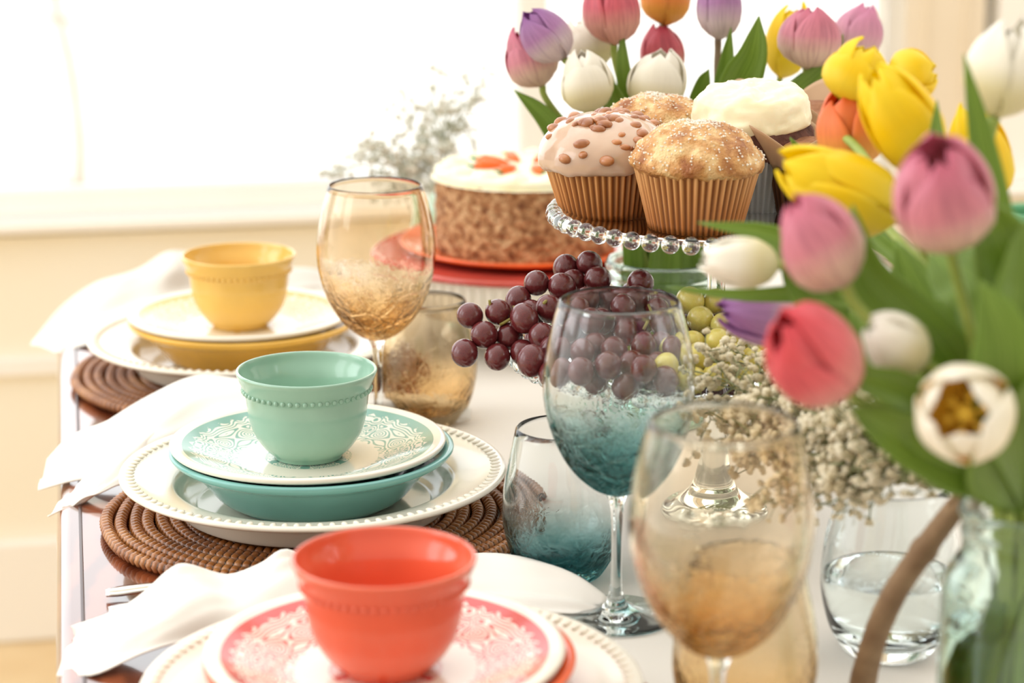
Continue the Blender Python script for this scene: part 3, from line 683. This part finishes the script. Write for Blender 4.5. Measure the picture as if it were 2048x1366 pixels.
for k in range(8):
    a = 2 * PI * k / 8 + 1.1; d = Vector((math.cos(a), math.sin(a), 0)); mb = MB()
    mb.tube([d * .020 + Vector((0, 0, .092)), d * .034 + Vector((0, 0, .093)), d * .050 + Vector((0, 0, .093)), d * .058 + Vector((0, 0, .092))], [.0012, .0045, .0062, .003], 10)
    c_ = mb.build('icing_carrot', M_car, ck)
    mb = MB()
    for s_ in (-.3, 0, .3): e = Vector((math.cos(a + s_), math.sin(a + s_), 0)); mb.tube([d * .057 + Vector((0, 0, .092)), d * .057 + e * .010 + Vector((0, 0, .095))], [.002, .001], 6)
    mb.build('carrot_top', M_cgr, c_)
# ------------------------------------------------------------------ jars
def jar(label, p, R, H, name='glass_jar', water=.6):
    o = thing(name, label, 'vase', p); k = R / .045
    out = smoothprof([(0, .001), (R * .8, .0005), (R * .97, .004), (R, .012), (R, H * .4), (R, H * .70), (R * .97, H * .76), (R * .84, H * .82), (R * .78, H * .85), (R * .78, H * .90), (R * .80, H * .915), (R * .78, H * .93), (R * .80, H * .95), (R * .83, H * .975), (R * .82, H * .995), (R * .79, H)], 64)
    inn = smoothprof([(R * .76, H * .995), (R * .72, H * .96), (R * .71, H * .90), (R * .72, H * .85), (R * .80, H * .80), (R * .91, H * .75), (R * .94, H * .68), (R * .94, H * .4), (R * .94, .014), (R * .85, .008), (0, .007)], 44)
    MB().lathe(out + inn, 72).build('jar_body', M_jar, o)
    if water:
        h = H * water; MB().lathe([(0, .0075), (R * .84, .0085), (R * .932, .0145), (R * .932, h - .001), (R * .925, h), (R * .5, h - .0006), (0, h - .0006)], 56).build('water', M_water, o)
    return o
M_jar = glass('jar_glass', (240, 250, 246), (248, 253, 251), 0, .2)
def wide_jar(label, p, R, H):
    o = thing('glass_vase', label, 'vase', p)
    out = smoothprof([(0, .001), (R * .75, .0005), (R * .88, .006), (R * .9, .02), (R * .9, H * .5), (R * .88, H * .80), (R * .9, H * .84), (R * .97, H * .87), (R * .98, H * .89), (R * .93, H * .905), (R * .97, H * .925), (R, H * .95), (R * 1.0, H * .98), (R * .95, H)], 60)
    inn = smoothprof([(R * .90, H * .99), (R * .84, H * .95), (R * .83, H * .8), (R * .84, H * .5), (R * .84, .02), (R * .75, .01), (0, .009)], 30)
    MB().lathe(out + inn, 72).build('vase_body', M_jar, o)
    MB().lathe([(0, .0095), (R * .74, .0105), (R * .832, .0205), (R * .832, H * .6), (R * .5, H * .6 - .0006), (0, H * .6 - .0006)], 56).build('water', M_water, o)
    return o
JB = at(1322, 683, 2.08); JB.z = TZ + .0022
JF = at(2072, 683, 1.245); JF.z = TZ + .0022
wide_jar('wide lipped clear glass vase of tulips behind the muffin stand', JB, .0535, .158)
jar('clear glass jar of tulips standing at the near table corner', JF, .0465, .190)
# ------------------------------------------------------------------ tulips
def petal_mat(name, base, mid, tip, streak=.25, transl=.35):
    t = NT(name); a = t.n('ShaderNodeAttribute', attribute_name='t'); s_ = t.n('ShaderNodeAttribute', attribute_name='s')
    cb = t.n('ShaderNodeCombineXYZ'); t.l(t.math('MULTIPLY', s_.outputs['Fac'], 9), cb.inputs[0]); t.l(t.math('MULTIPLY', a.outputs['Fac'], 1.2), cb.inputs[1])
    nz = t.n('ShaderNodeTexNoise'); nz.inputs['Scale'].default_value = 2.2; nz.inputs['Detail'].default_value = 3; t.l(cb.outputs[0], nz.inputs['Vector'])
    b = t.ramp(a.outputs['Fac'], [(.0, base), (.22, base), (.45, mid), (1, tip)])
    b = t.mix(t.math('MULTIPLY', t.ramp(nz.outputs[0], [(.45, (0, 0, 0)), (.75, (255, 255, 255))]), streak), b, tuple(int(v * .72) for v in tip))
    return t.pbr(b, .42, t.bump(nz.outputs[0], .15, .001), transl=transl, sss=0)
PM = {
 'pink': petal_mat('pink_petal', (236, 208, 188), (228, 152, 166), (216, 108, 138), .5),
 'rose': petal_mat('rose_petal', (232, 176, 160), (226, 112, 124), (218, 84, 110), .5),
 'light': petal_mat('light_pink_petal', (235, 205, 205), (234, 172, 196), (226, 140, 180), .35),
 'red': petal_mat('salmon_petal', (240, 170, 160), (238, 118, 122), (232, 76, 92), .4),
 'white': petal_mat('white_petal', (236, 226, 180), (250, 245, 228), (252, 248, 238), .08, .3),
 'heart': petal_mat('white_petal_yellow_heart', (246, 206, 70), (252, 246, 226), (253, 250, 240), .05, .45),
 'yellow': petal_mat('yellow_petal', (252, 230, 60), (255, 226, 16), (255, 236, 40), .08, .45),
 'purple': petal_mat('purple_petal', (226, 208, 210), (192, 140, 188), (150, 86, 158), .35),
 'orange': petal_mat('orange_petal', (244, 180, 80), (248, 146, 76), (246, 112, 50), .25),
}
t = NT('tulip_leaf_green'); a_ = t.n('ShaderNodeAttribute', attribute_name='s'); nz = t.n('ShaderNodeTexNoise'); cb = t.n('ShaderNodeCombineXYZ'); t.l(t.math('MULTIPLY', a_.outputs['Fac'], 14), cb.inputs[0])
tt = t.n('ShaderNodeAttribute', attribute_name='t'); t.l(tt.outputs['Fac'], cb.inputs[1]); t.l(cb.outputs[0], nz.inputs['Vector']); nz.inputs['Scale'].default_value = 1.5
M_leaf = t.pbr(t.ramp(nz.outputs[0], [(.3, (112, 142, 48)), (.7, (152, 180, 78))]), .38, transl=.5)
M_stem = mottled('tulip_stem_green', (136, 156, 62), (168, 182, 92), 40, .45, transl=.1)
M_bstem = mottled('tulip_stem_brown', (112, 92, 70), (140, 120, 90), 40, .5)
M_pist = plain('pistil_yellow', (250, 206, 70), .5, transl=.3)
def bloom(mb, L, R, op, M, seed):
    rnd = random.Random(seed); roll = rnd.uniform(0, 2)
    VX = [0, .06, .16, .3, .45, .6, .72, .82, .9, .96, 1]; RC = [.10, .44, .76, .95, 1.0, .96, .87, .74, .58, .42, .28]; AW = [62, 64, 68, 72, 73, 71, 66, 59, 48, 34, 12]
    for k in range(6):
        inner = k % 2; a0 = roll + k * PI / 3; RR = R * (.86 if inner else 1); LL = L * (1.0 if inner else .97) * rnd.uniform(.90, 1.06); oo = op * rnd.uniform(.7, 1.3)
        def fn(u, v):
            uu = u * 2 - 1; r = RR * (interp(v, VX, RC) + oo * v * v * 1.1); r *= 1 + .035 * uu ** 4; w_ = math.radians(interp(v, VX, AW)) * (1 - .25 * min(1, oo)) * (1 if inner else .86)
            a = a0 + uu * w_; z = LL * (v * (1 - .05 * uu * uu)) + .02 * L * math.sin(v * 3 + k)
            z -= oo * v * v * L * .12
            r += .012 * L * math.sin(uu * 6 + k) * v
            return M @ Vector((r * math.cos(a), r * math.sin(a), z))
        mb.grid(lambda u, v: fn(u, 1 - (1 - v) ** 1.5), 13, 20)
def axm(base, d):
    q = Vector((0, 0, 1)).rotation_difference(d.normalized()); return Matrix.Translation(base) @ q.to_matrix().to_4x4()
def leafmesh(mb, pts, wd, face=Vector((0, -1, .2)), fold=.35, n=24):
    S = spline(pts, n)
    def fn(u, v):
        i = min(int(round(v * (n - 1))), n - 1); T = (S[min(i + 1, n - 1)] - S[max(i - 1, 0)]).normalized(); side = T.cross(face)
        side = side.normalized() if side.length > 1e-4 else Vector((1, 0, 0)); nn = side.cross(T).normalized()
        w_ = wd * interp(v, [0, .15, .4, .65, .85, 1], [.12, .42, 1, .92, .5, .02]); uu = u * 2 - 1
        return S[i] + side * uu * w_ + nn * (fold * w_ * (uu * uu) + .1 * w_ * math.sin(v * 7 + uu))
    mb.grid(fn, 9, n)
tcount = [0]
def tulip(label, col, base, tip, R, h0, h1, jar_p, jz, group, op=0.0, via=None, stem=M_stem, leaves=(), sr=.0032, pist=False):
    """base/tip: pixels of the bloom's base and tip; h0,h1 their distances"""
    B, T = at(*base, h0), at(*tip, h1); d = T - B; L = d.length; tcount[0] += 1; k = tcount[0]
    a = k * 2.4; q = .55 * math.sqrt(((k * 7) % 10) / 10)
    foot = jar_p + Vector((math.cos(a) * q, math.sin(a) * q, 0)) * (.036 if jar_p is JF else .030); foot.z = jar_p.z + .018
    mouth = jar_p + Vector((math.cos(a + 2) * q, math.sin(a + 2) * q, 0)) * (.026 if jar_p is JF else .036)
    dd = (B - jar_p); dd.z = 0; 
    if dd.length > 1e-4: mouth += dd.normalized() * (.010)
    mouth.z = jar_p.z + jz
    o = thing('tulip', label, 'tulip', foot, 0, group)
    pts = [foot, foot.lerp(mouth, .55), mouth] + ([at(*v) for v in via] if via else [mouth.lerp(B, .55) + Vector((0, 0, .02))]) + [B - d.normalized() * .018, B]
    MB().tube(spline(pts, 34), [sr] * 30 + [sr * 1.05] * 4, 8).build('stem', stem, o, foot)
    mb = MB(); bloom(mb, L, R, op, axm(B, d), k); mb.build('bloom', PM[col], o, foot, solid=.0007)
    if pist:
        mb = MB(); n_ = d.normalized(); M = axm(B, d)
        mb.tube([B, B + n_ * L * .55], [.004, .005], 8)
        for j in range(6):
            e = M.to_3x3() @ Vector((math.cos(j * PI / 3), math.sin(j * PI / 3), 0)); mb.tube([B + e * .003, B + e * .008 + n_ * L * .35, B + e * .010 + n_ * L * .5], [.0012, .002, .0024], 6)
        mb.build('stamens', M_pist, o, foot)
    for (lp, wd) in leaves:
        mb = MB(); P = [at(*x) if not isinstance(x, Vector) else x for x in lp]; leafmesh(mb, P, wd); mb.build('leaf', M_leaf, o, foot, solid=.0009)
    return o
gB, gF = 'tulips in the vase behind the muffins', 'tulips in the near jar'
mB = JB + Vector((0, 0, .15)); mF = JF + Vector((0, 0, .185))
def TB(label, col, base, tip, R, h=2.1, **kw): return tulip(label, col, base, tip, R, h, kw.pop('h1', h), JB, .150, gB, **kw)
def TF(label, col, base, tip, R, h=1.25, **kw): return tulip(label, col, base, tip, R, h, kw.pop('h1', h), JF, .182, gF, **kw)
TB('pink tulip under the purple one at the outer edge of the back bunch', 'pink', (1084, 170), (1040, 52), .0255, 2.10, via=[(1190, 330, 2.09)], leaves=[([JB + Vector((-.02, 0, .13)), (1230, 400, 2.08), (1160, 330, 2.08), (1090, 235, 2.09), (1028, 180, 2.10)], .013)])
TB('purple tulip leaning over the outermost pink tulip', 'purple', (1128, 118), (1052, 24), .0225, 2.06, via=[(1200, 300, 2.07)])
TB('closed ivory white tulip directly above the glazed muffin', 'white', (1182, 222), (1162, 100), .0245, 2.04, via=[(1240, 350, 2.05)])
TB('ivory white tulip higher and behind the closed ivory one', 'white', (1205, 130), (1150, 36), .0225, 2.14, via=[(1260, 300, 2.1)])
TB('deep pink tulip cut by the top of the frame above white tulips', 'rose', (1228, 88), (1216, -50), .0265, 2.10, via=[(1262, 250, 2.09)], leaves=[([JB + Vector((0, 0, .14)), (1290, 380, 2.08), (1270, 240, 2.08), (1248, 150, 2.08), (1244, 52, 2.09)], .010)])
TB('orange tulip cropped at the top edge above pink ones', 'orange', (1328, 50), (1334, -70), .0240, 2.16, via=[(1330, 250, 2.12)])
TB('rosy tulip behind the half open white tulip', 'rose', (1330, 160), (1316, 42), .0215, 2.16, via=[(1330, 280, 2.12)])
TB('half open white tulip just above the rear sugared muffin', 'white', (1306, 225), (1322, 98), .0265, 2.06, op=.12, via=[(1310, 330, 2.06)], leaves=[([JB + Vector((-.01, 0, .14)), (1270, 330, 2.05), (1240, 240, 2.05), (1228, 200, 2.05), (1215, 150, 2.06)], .014)])
TB('single purple tulip on a bare brownish stem', 'purple', (1436, 78), (1440, -60), .0205, 2.10, stem=M_bstem, via=[(1424, 250, 2.09)], leaves=[([JB + Vector((-.002, -.022, .03)), JB + Vector((.0, -.028, .10)), JB + Vector((.002, -.026, .17)), (1350, 400, 2.05)], .017), ([JB + Vector((-.022, -.012, .03)), JB + Vector((-.026, -.016, .12)), (1262, 470, 2.05), (1240, 400, 2.05)], .010), ([JB + Vector((.024, -.012, .03)), JB + Vector((.026, -.016, .12)), (1392, 470, 2.05), (1420, 400, 2.05)], .012), ([JB + Vector((.02, 0, .14)), (1440, 330, 2.06), (1470, 190, 2.06), (1505, 110, 2.05), (1518, 32, 2.05)], .019), ([JB + Vector((.02, 0, .14)), (1420, 330, 2.08), (1442, 210, 2.08), (1452, 130, 2.08), (1462, 55, 2.08)], .010), ([JB + Vector((.01, 0, .14)), (1375, 330, 2.08), (1390, 240, 2.08), (1405, 170, 2.08), (1418, 138, 2.08)], .010)])
TB('yellow tulip behind the plump pink tulip', 'yellow', (1560, 155), (1592, 8), .0215, 2.20, op=.05, via=[(1520, 300, 2.16)])
TB('plump pink tulip with red edged petals above the frosted cupcake', 'pink', (1612, 136), (1626, 12), .0290, 2.08, via=[(1540, 280, 2.08)], leaves=[([JB + Vector((.02, .01, .14)), (1500, 330, 2.08), (1570, 240, 2.07), (1640, 160, 2.07), (1690, 100, 2.07)], .020), ([JB + Vector((.02, .01, .14)), (1490, 330, 2.1), (1560, 230, 2.1), (1610, 165, 2.1), (1640, 130, 2.1)], .014)])
TB('pale pink tulip behind the plump pink one near the post', 'light', (1700, 120), (1732, 8), .0240, 2.20, via=[(1560, 300, 2.15)], leaves=[([JB + Vector((.03, .01, .14)), (1560, 330, 2.12), (1640, 250, 2.12), (1668, 150, 2.12), (1686, 68, 2.12)], .010)])
# near bouquet
TF('large pink tulip with crimson heart facing up in the near jar', 'pink', (1900, 480), (1868, 285), .0275, 1.22, h1=1.19, op=.02, pist=False, via=[(1950, 700, 1.23)])
TF('tilted pink tulip below the yellow tulips', 'pink', (1690, 568), (1590, 400), .0235, 1.24, via=[(1860, 760, 1.24)])
TF('salmon red tulip leaning toward the teal wine glass', 'red', (1688, 772), (1548, 640), .0255, 1.20, h1=1.17, op=.06, via=[(1850, 850, 1.22)])
TF('ivory tulip lying sideways in front of the glass stand', 'white', (1556, 530), (1396, 520), .0160, 1.36, via=[(1800, 640, 1.32), (1660, 560, 1.34)])
TF('lilac tulip pointing sideways behind the salmon red one', 'purple', (1640, 660), (1430, 620), .0175, 1.42, op=.02, via=[(1850, 780, 1.34), (1740, 700, 1.38)])
TF('small closed white tulip in the middle of the leaves', 'white', (1848, 728), (1730, 645), .0175, 1.22, via=[(1930, 830, 1.23)])
TF('open white tulip showing its yellow centre', 'heart', (1946, 838), (1914, 818), .0240, 1.165, h1=1.128, op=.34, pist=True, via=[(2030, 900, 1.24)])
TF('big yellow tulip pointing toward the muffins', 'yellow', (1796, 440), (1568, 326), .0265, 1.42, op=.03, via=[(1930, 700, 1.34)])
TF('tall yellow tulip rising above the large pink one', 'yellow', (1868, 335), (1735, 135), .0235, 1.44, op=.03, via=[(1950, 620, 1.34)])
TF('yellow tulip whose petals touch the plump pink tulip', 'yellow', (1690, 205), (1742, 85), .0225, 1.56, op=.05, via=[(1900, 620, 1.38), (1740, 330, 1.5)])
TF('yellow tulip turned outward beside the window post', 'yellow', (1776, 165), (1876, 140), .0185, 1.55, op=.08, via=[(1900, 600, 1.38), (1790, 300, 1.5)])
TF('orange red tulip between the yellow tulips and the muffins', 'orange', (1712, 335), (1690, 185), .0230, 1.56, op=.25, via=[(1920, 640, 1.38), (1770, 450, 1.5)])
TF('pale yellow tulip behind the long upright leaf', 'yellow', (1985, 400), (1932, 210), .0200, 1.50, via=[(2010, 650, 1.36)])
TF('tall white tulip at the upper corner of the near bunch', 'white', (1990, 232), (2028, 40), .0240, 1.36, via=[(2010, 640, 1.30), (1996, 400, 1.34)], sr=.0035)
lf = thing('tulip_foliage', 'broad green tulip leaves rising from the near jar', 'leaves', JF + Vector((0, 0, .17)))
LO = tuple(lf.location)
LM = [
 ([mF, (1960, 860, 1.24), (1880, 700, 1.24), (1740, 560, 1.26), (1705, 410, 1.27)], .017),
 ([mF, (1990, 800, 1.25), (1960, 600, 1.26), (1905, 540, 1.28), (1860, 500, 1.30)], .022),
 ([mF, (2030, 800, 1.27), (2000, 560, 1.28), (1970, 330, 1.30), (1928, 108, 1.31)], .0125),
 ([mF, (2045, 820, 1.22), (2040, 640, 1.22), (2000, 480, 1.22), (1945, 400, 1.24)], .022),
 ([mF, (1920, 900, 1.22), (1830, 800, 1.20), (1740, 760, 1.19), (1625, 728, 1.18)], .0115),
 ([mF, (1900, 900, 1.30), (1750, 740, 1.34), (1620, 590, 1.36), (1560, 480, 1.38), (1395, 445, 1.40)], .0125),
 ([mF, (1900, 820, 1.32), (1780, 640, 1.34), (1640, 590, 1.36), (1480, 590, 1.38), (1330, 574, 1.40)], .006),
 ([mF, (1960, 960, 1.20), (1880, 915, 1.19), (1780, 860, 1.19), (1700, 815, 1.2)], .016),
 ([mF, (1990, 920, 1.2), (1900, 888, 1.19), (1830, 860, 1.19), (1770, 835, 1.2)], .013),
 ([mF, (2060, 700, 1.2), (2070, 560, 1.2), (2050, 440, 1.22)], .025),
 ([mF, (1970, 840, 1.3), (1900, 700, 1.32), (1840, 600, 1.34), (1790, 480, 1.36)], .024),
 ([mF, (1940, 850, 1.28), (1860, 760, 1.30), (1760, 700, 1.32), (1700, 620, 1.34)], .020),
 ([mF, (2010, 780, 1.3), (1970, 640, 1.33), (1920, 470, 1.36), (1876, 300, 1.4), (1874, 200, 1.42)], .009),
 ([mF, (2030, 900, 1.18), (2010, 780, 1.16), (2000, 660, 1.16), (1960, 560, 1.17)], .020),
 ([mF, (2000, 800, 1.4), (1850, 560, 1.5), (1700, 420, 1.58), (1620, 330, 1.6), (1580, 275, 1.6)], .010),
 ([mF, (2020, 940, 1.2), (2040, 860, 1.17), (2060, 760, 1.15)], .028),
]
for P, wd in LM:
    mb = MB(); leafmesh(mb, [x if isinstance(x, Vector) else at(*x) for x in P], wd); mb.build('leaf', M_leaf, lf, LO, solid=.0009)
for a, q in ((2.2, .02), (3.6, .025), (5.6, .02)):
    mb = MB(); f = JF + Vector((math.cos(a) * .032, math.sin(a) * .032, .02)); leafmesh(mb, [f, f.lerp(mF, .4) + Vector((math.cos(a), math.sin(a), 0)) * .008, mF], .006); mb.build('leaf', M_leaf, lf, LO, solid=.0009)
# ------------------------------------------------------------------ twig and baby's breath
M_twig = mottled('twig_bark', (128, 100, 74), (168, 140, 108), 40, .85, b=.6, bs=90)
tw = [on(1712, 1424, .0085), at(1745, 1290, 1.345), at(1790, 1185, 1.33), at(1855, 1090, 1.315), at(1900, 1030, 1.305), at(1938, 985, 1.30)]
g = thing('bent_twig', 'bent brown twig leaning up toward the near jar', 'twig', tw[0])
MB().tube(spline(tw, 40), [.0088 + .0009 * math.sin(i * 1.3) * vn((i * .4, 0, 0), 1) + (.0012 if i in (22, 23) else 0) - i * .00006 for i in range(40)], 12).build('branch', M_twig, g, tw[0])
for P in ([at(1890, 1045, 1.308), at(1905, 1000, 1.30), at(1950, 960, 1.29)], [at(1925, 1005, 1.30), at(1960, 1015, 1.30), at(1975, 975, 1.3)]):
    MB().tube(spline(P, 8), [.003] * 4 + [.0018] * 4, 6).build('side_shoot', M_twig, g, tw[0])
M_bb = NT("pale_blossom"); M_bb = M_bb.pbr(M_bb.ramp(M_bb.tex('ShaderNodeTexNoise', 60, 2).outputs[0], [(.35, (226, 212, 176)), (.65, (248, 240, 216))]), .7, transl=.25)
M_bbs = plain('spray_stem', (128, 132, 88), .6)
def spray(label, root, tips, group, n_sub=9, spread=.035, br=.0034, seed=1, dens=3, mstem=None, mblo=None, src=None):
    rnd = random.Random(seed); root = Vector(root)
    o = thing('flower_spray', label, "baby's breath", src or root, 0, group); so = Vector(o.location)
    st, bl = MB(), MB()
    def blossom(p, s):
        for k in range(4):
            c = p + Vector((rnd.uniform(-1, 1), rnd.uniform(-1, 1), rnd.uniform(-1, 1))) * s * .5
            bl.ball(c, s * rnd.uniform(.5, .75), 7, 5, None, (1, 1, .85))
    if src is not None: st.tube(spline([src, src.lerp(root, .5) + Vector((0, 0, .01)), root], 8), .0012, 5)
    for T in tips:
        T = Vector(T); mid = root.lerp(T, .5) + Vector((rnd.uniform(-1, 1), rnd.uniform(-1, 1), rnd.uniform(.2, 1))) * .015
        S = spline([root, mid, T], 14); st.tube(S, [.0011 - .00004 * i for i in range(14)], 5)
        for j in range(n_sub):
            k = rnd.randint(5, 13); b0 = S[k]; d = Vector((rnd.gauss(0, 1), rnd.gauss(0, 1), rnd.gauss(.15, .8))).normalized() * spread * rnd.uniform(.5, 1.1) + (T - root).normalized() * spread * .5
            b1 = b0 + d; st.tube([b0, b0 + d * .5 + Vector((0, 0, .003)), b1], .0006, 4)
            blossom(b1, br * rnd.uniform(.8, 1.2))
            for q in range(dens):
                e = Vector((rnd.gauss(0, 1), rnd.gauss(0, 1), rnd.gauss(.2, 1))).normalized() * spread * .4 * rnd.uniform(.5, 1.2); m0 = b0 + d * rnd.uniform(.5, 1)
                st.tube([m0, m0 + e], .0004, 4); blossom(m0 + e, br * rnd.uniform(.7, 1.15))
    st.build('stems', mstem or M_bbs, o, so); bl.build('blossoms', mblo or M_bb, o, so); return o
RT = at(1935, 990, 1.31)
gS = "baby's breath sprays over the table"
mFj = JF + Vector((-.012, .004, .12))
spray("baby's breath spray reaching across the green grapes", RT, [at(1440, 770, 1.60), at(1500, 730, 1.62), at(1480, 830, 1.58), at(1545, 790, 1.58)], gS, 20, .034, .0042, 1, 5, src=mFj)
spray("dense cream baby's breath between the two near wine glasses", RT, [at(1420, 840, 1.57), at(1540, 860, 1.54), at(1600, 800, 1.55), at(1480, 880, 1.55)], gS, 18, .034, .0042, 2, 5, src=mFj)
spray("baby's breath spray rising behind the lilac tulip", RT, [at(1600, 640, 1.60), at(1660, 620, 1.58), at(1680, 700, 1.52)], gS, 12, .03, .0036, 3, 3, src=mFj)
spray("baby's breath cluster seen through the nearest amber wine glass", RT, [at(1500, 920, 1.52), at(1580, 960, 1.50), at(1440, 900, 1.55), at(1560, 1010, 1.47)], gS, 15, .03, .0038, 7, 4, src=mFj)
spray("loose baby's breath under the salmon red tulip", RT, [at(1660, 860, 1.45), at(1730, 820, 1.45), at(1620, 900, 1.48)], gS, 16, .032, .0036, 4, 4, src=mFj)
spray("thin brownish baby's breath around the top of the twig", RT, [at(1800, 930, 1.36), at(1860, 940, 1.33), at(1760, 900, 1.40)], gS, 16, .022, .0026, 5, 3, src=mFj)
spray("low baby's breath drooping toward the clear tumbler", RT, [at(1640, 1010, 1.44), at(1700, 960, 1.44), at(1620, 960, 1.47)], gS, 12, .026, .0032, 6, 3, src=mFj)
FR = at(880, 470, 2.68)
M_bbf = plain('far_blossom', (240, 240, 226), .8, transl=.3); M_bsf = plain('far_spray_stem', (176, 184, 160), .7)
FB = FR.copy(); FB.z = TZ + .002
v_ = thing('bud_vase', 'small clear bud vase hidden behind the cake stand', 'vase', FB)
MB().lathe(smoothprof([(0, .001), (.026, .0005), (.03, .01), (.029, .05), (.016, .085), (.014, .105), (.017, .115), (.0155, .1155), (.0125, .105), (.0145, .085), (.0265, .05), (.0275, .012), (0, .008)], 50), 48).build('vase_body', M_jar, v_)
FS = FB + Vector((0, 0, .02)); FM = FB + Vector((0, 0, .112))
spray("far faded baby's breath spray glowing against the window", FM, [at(700, 330, 2.6), at(760, 300, 2.6), at(800, 340, 2.6), at(820, 250, 2.65), at(860, 210, 2.65), at(850, 320, 2.62), at(900, 250, 2.66), at(880, 330, 2.64), at(940, 200, 2.7), at(790, 380, 2.6)], None, 10, .035, .0042, 8, 3, M_bsf, M_bbf, src=FS)
# mint dish at the far end
mp = at(2066, 683, 2.55); mp.z = TZ + .0022
md = thing('mint_vase', 'mint green ceramic pot at the far end near the pale post', 'pot', mp)
MB().lathe(smoothprof([(0, .003), (.030, .002), (.034, 0), (.038, .004), (.050, .030), (.053, .06), (.048, .09), (.046, .108), (.048, .112), (.046, .114), (.043, .11), (.045, .09), (.049, .06), (.046, .032), (.034, .010), (0, .008)], 50), 64).build('pot_body', glaze('mint_pot_glaze', (120, 190, 140)), md)
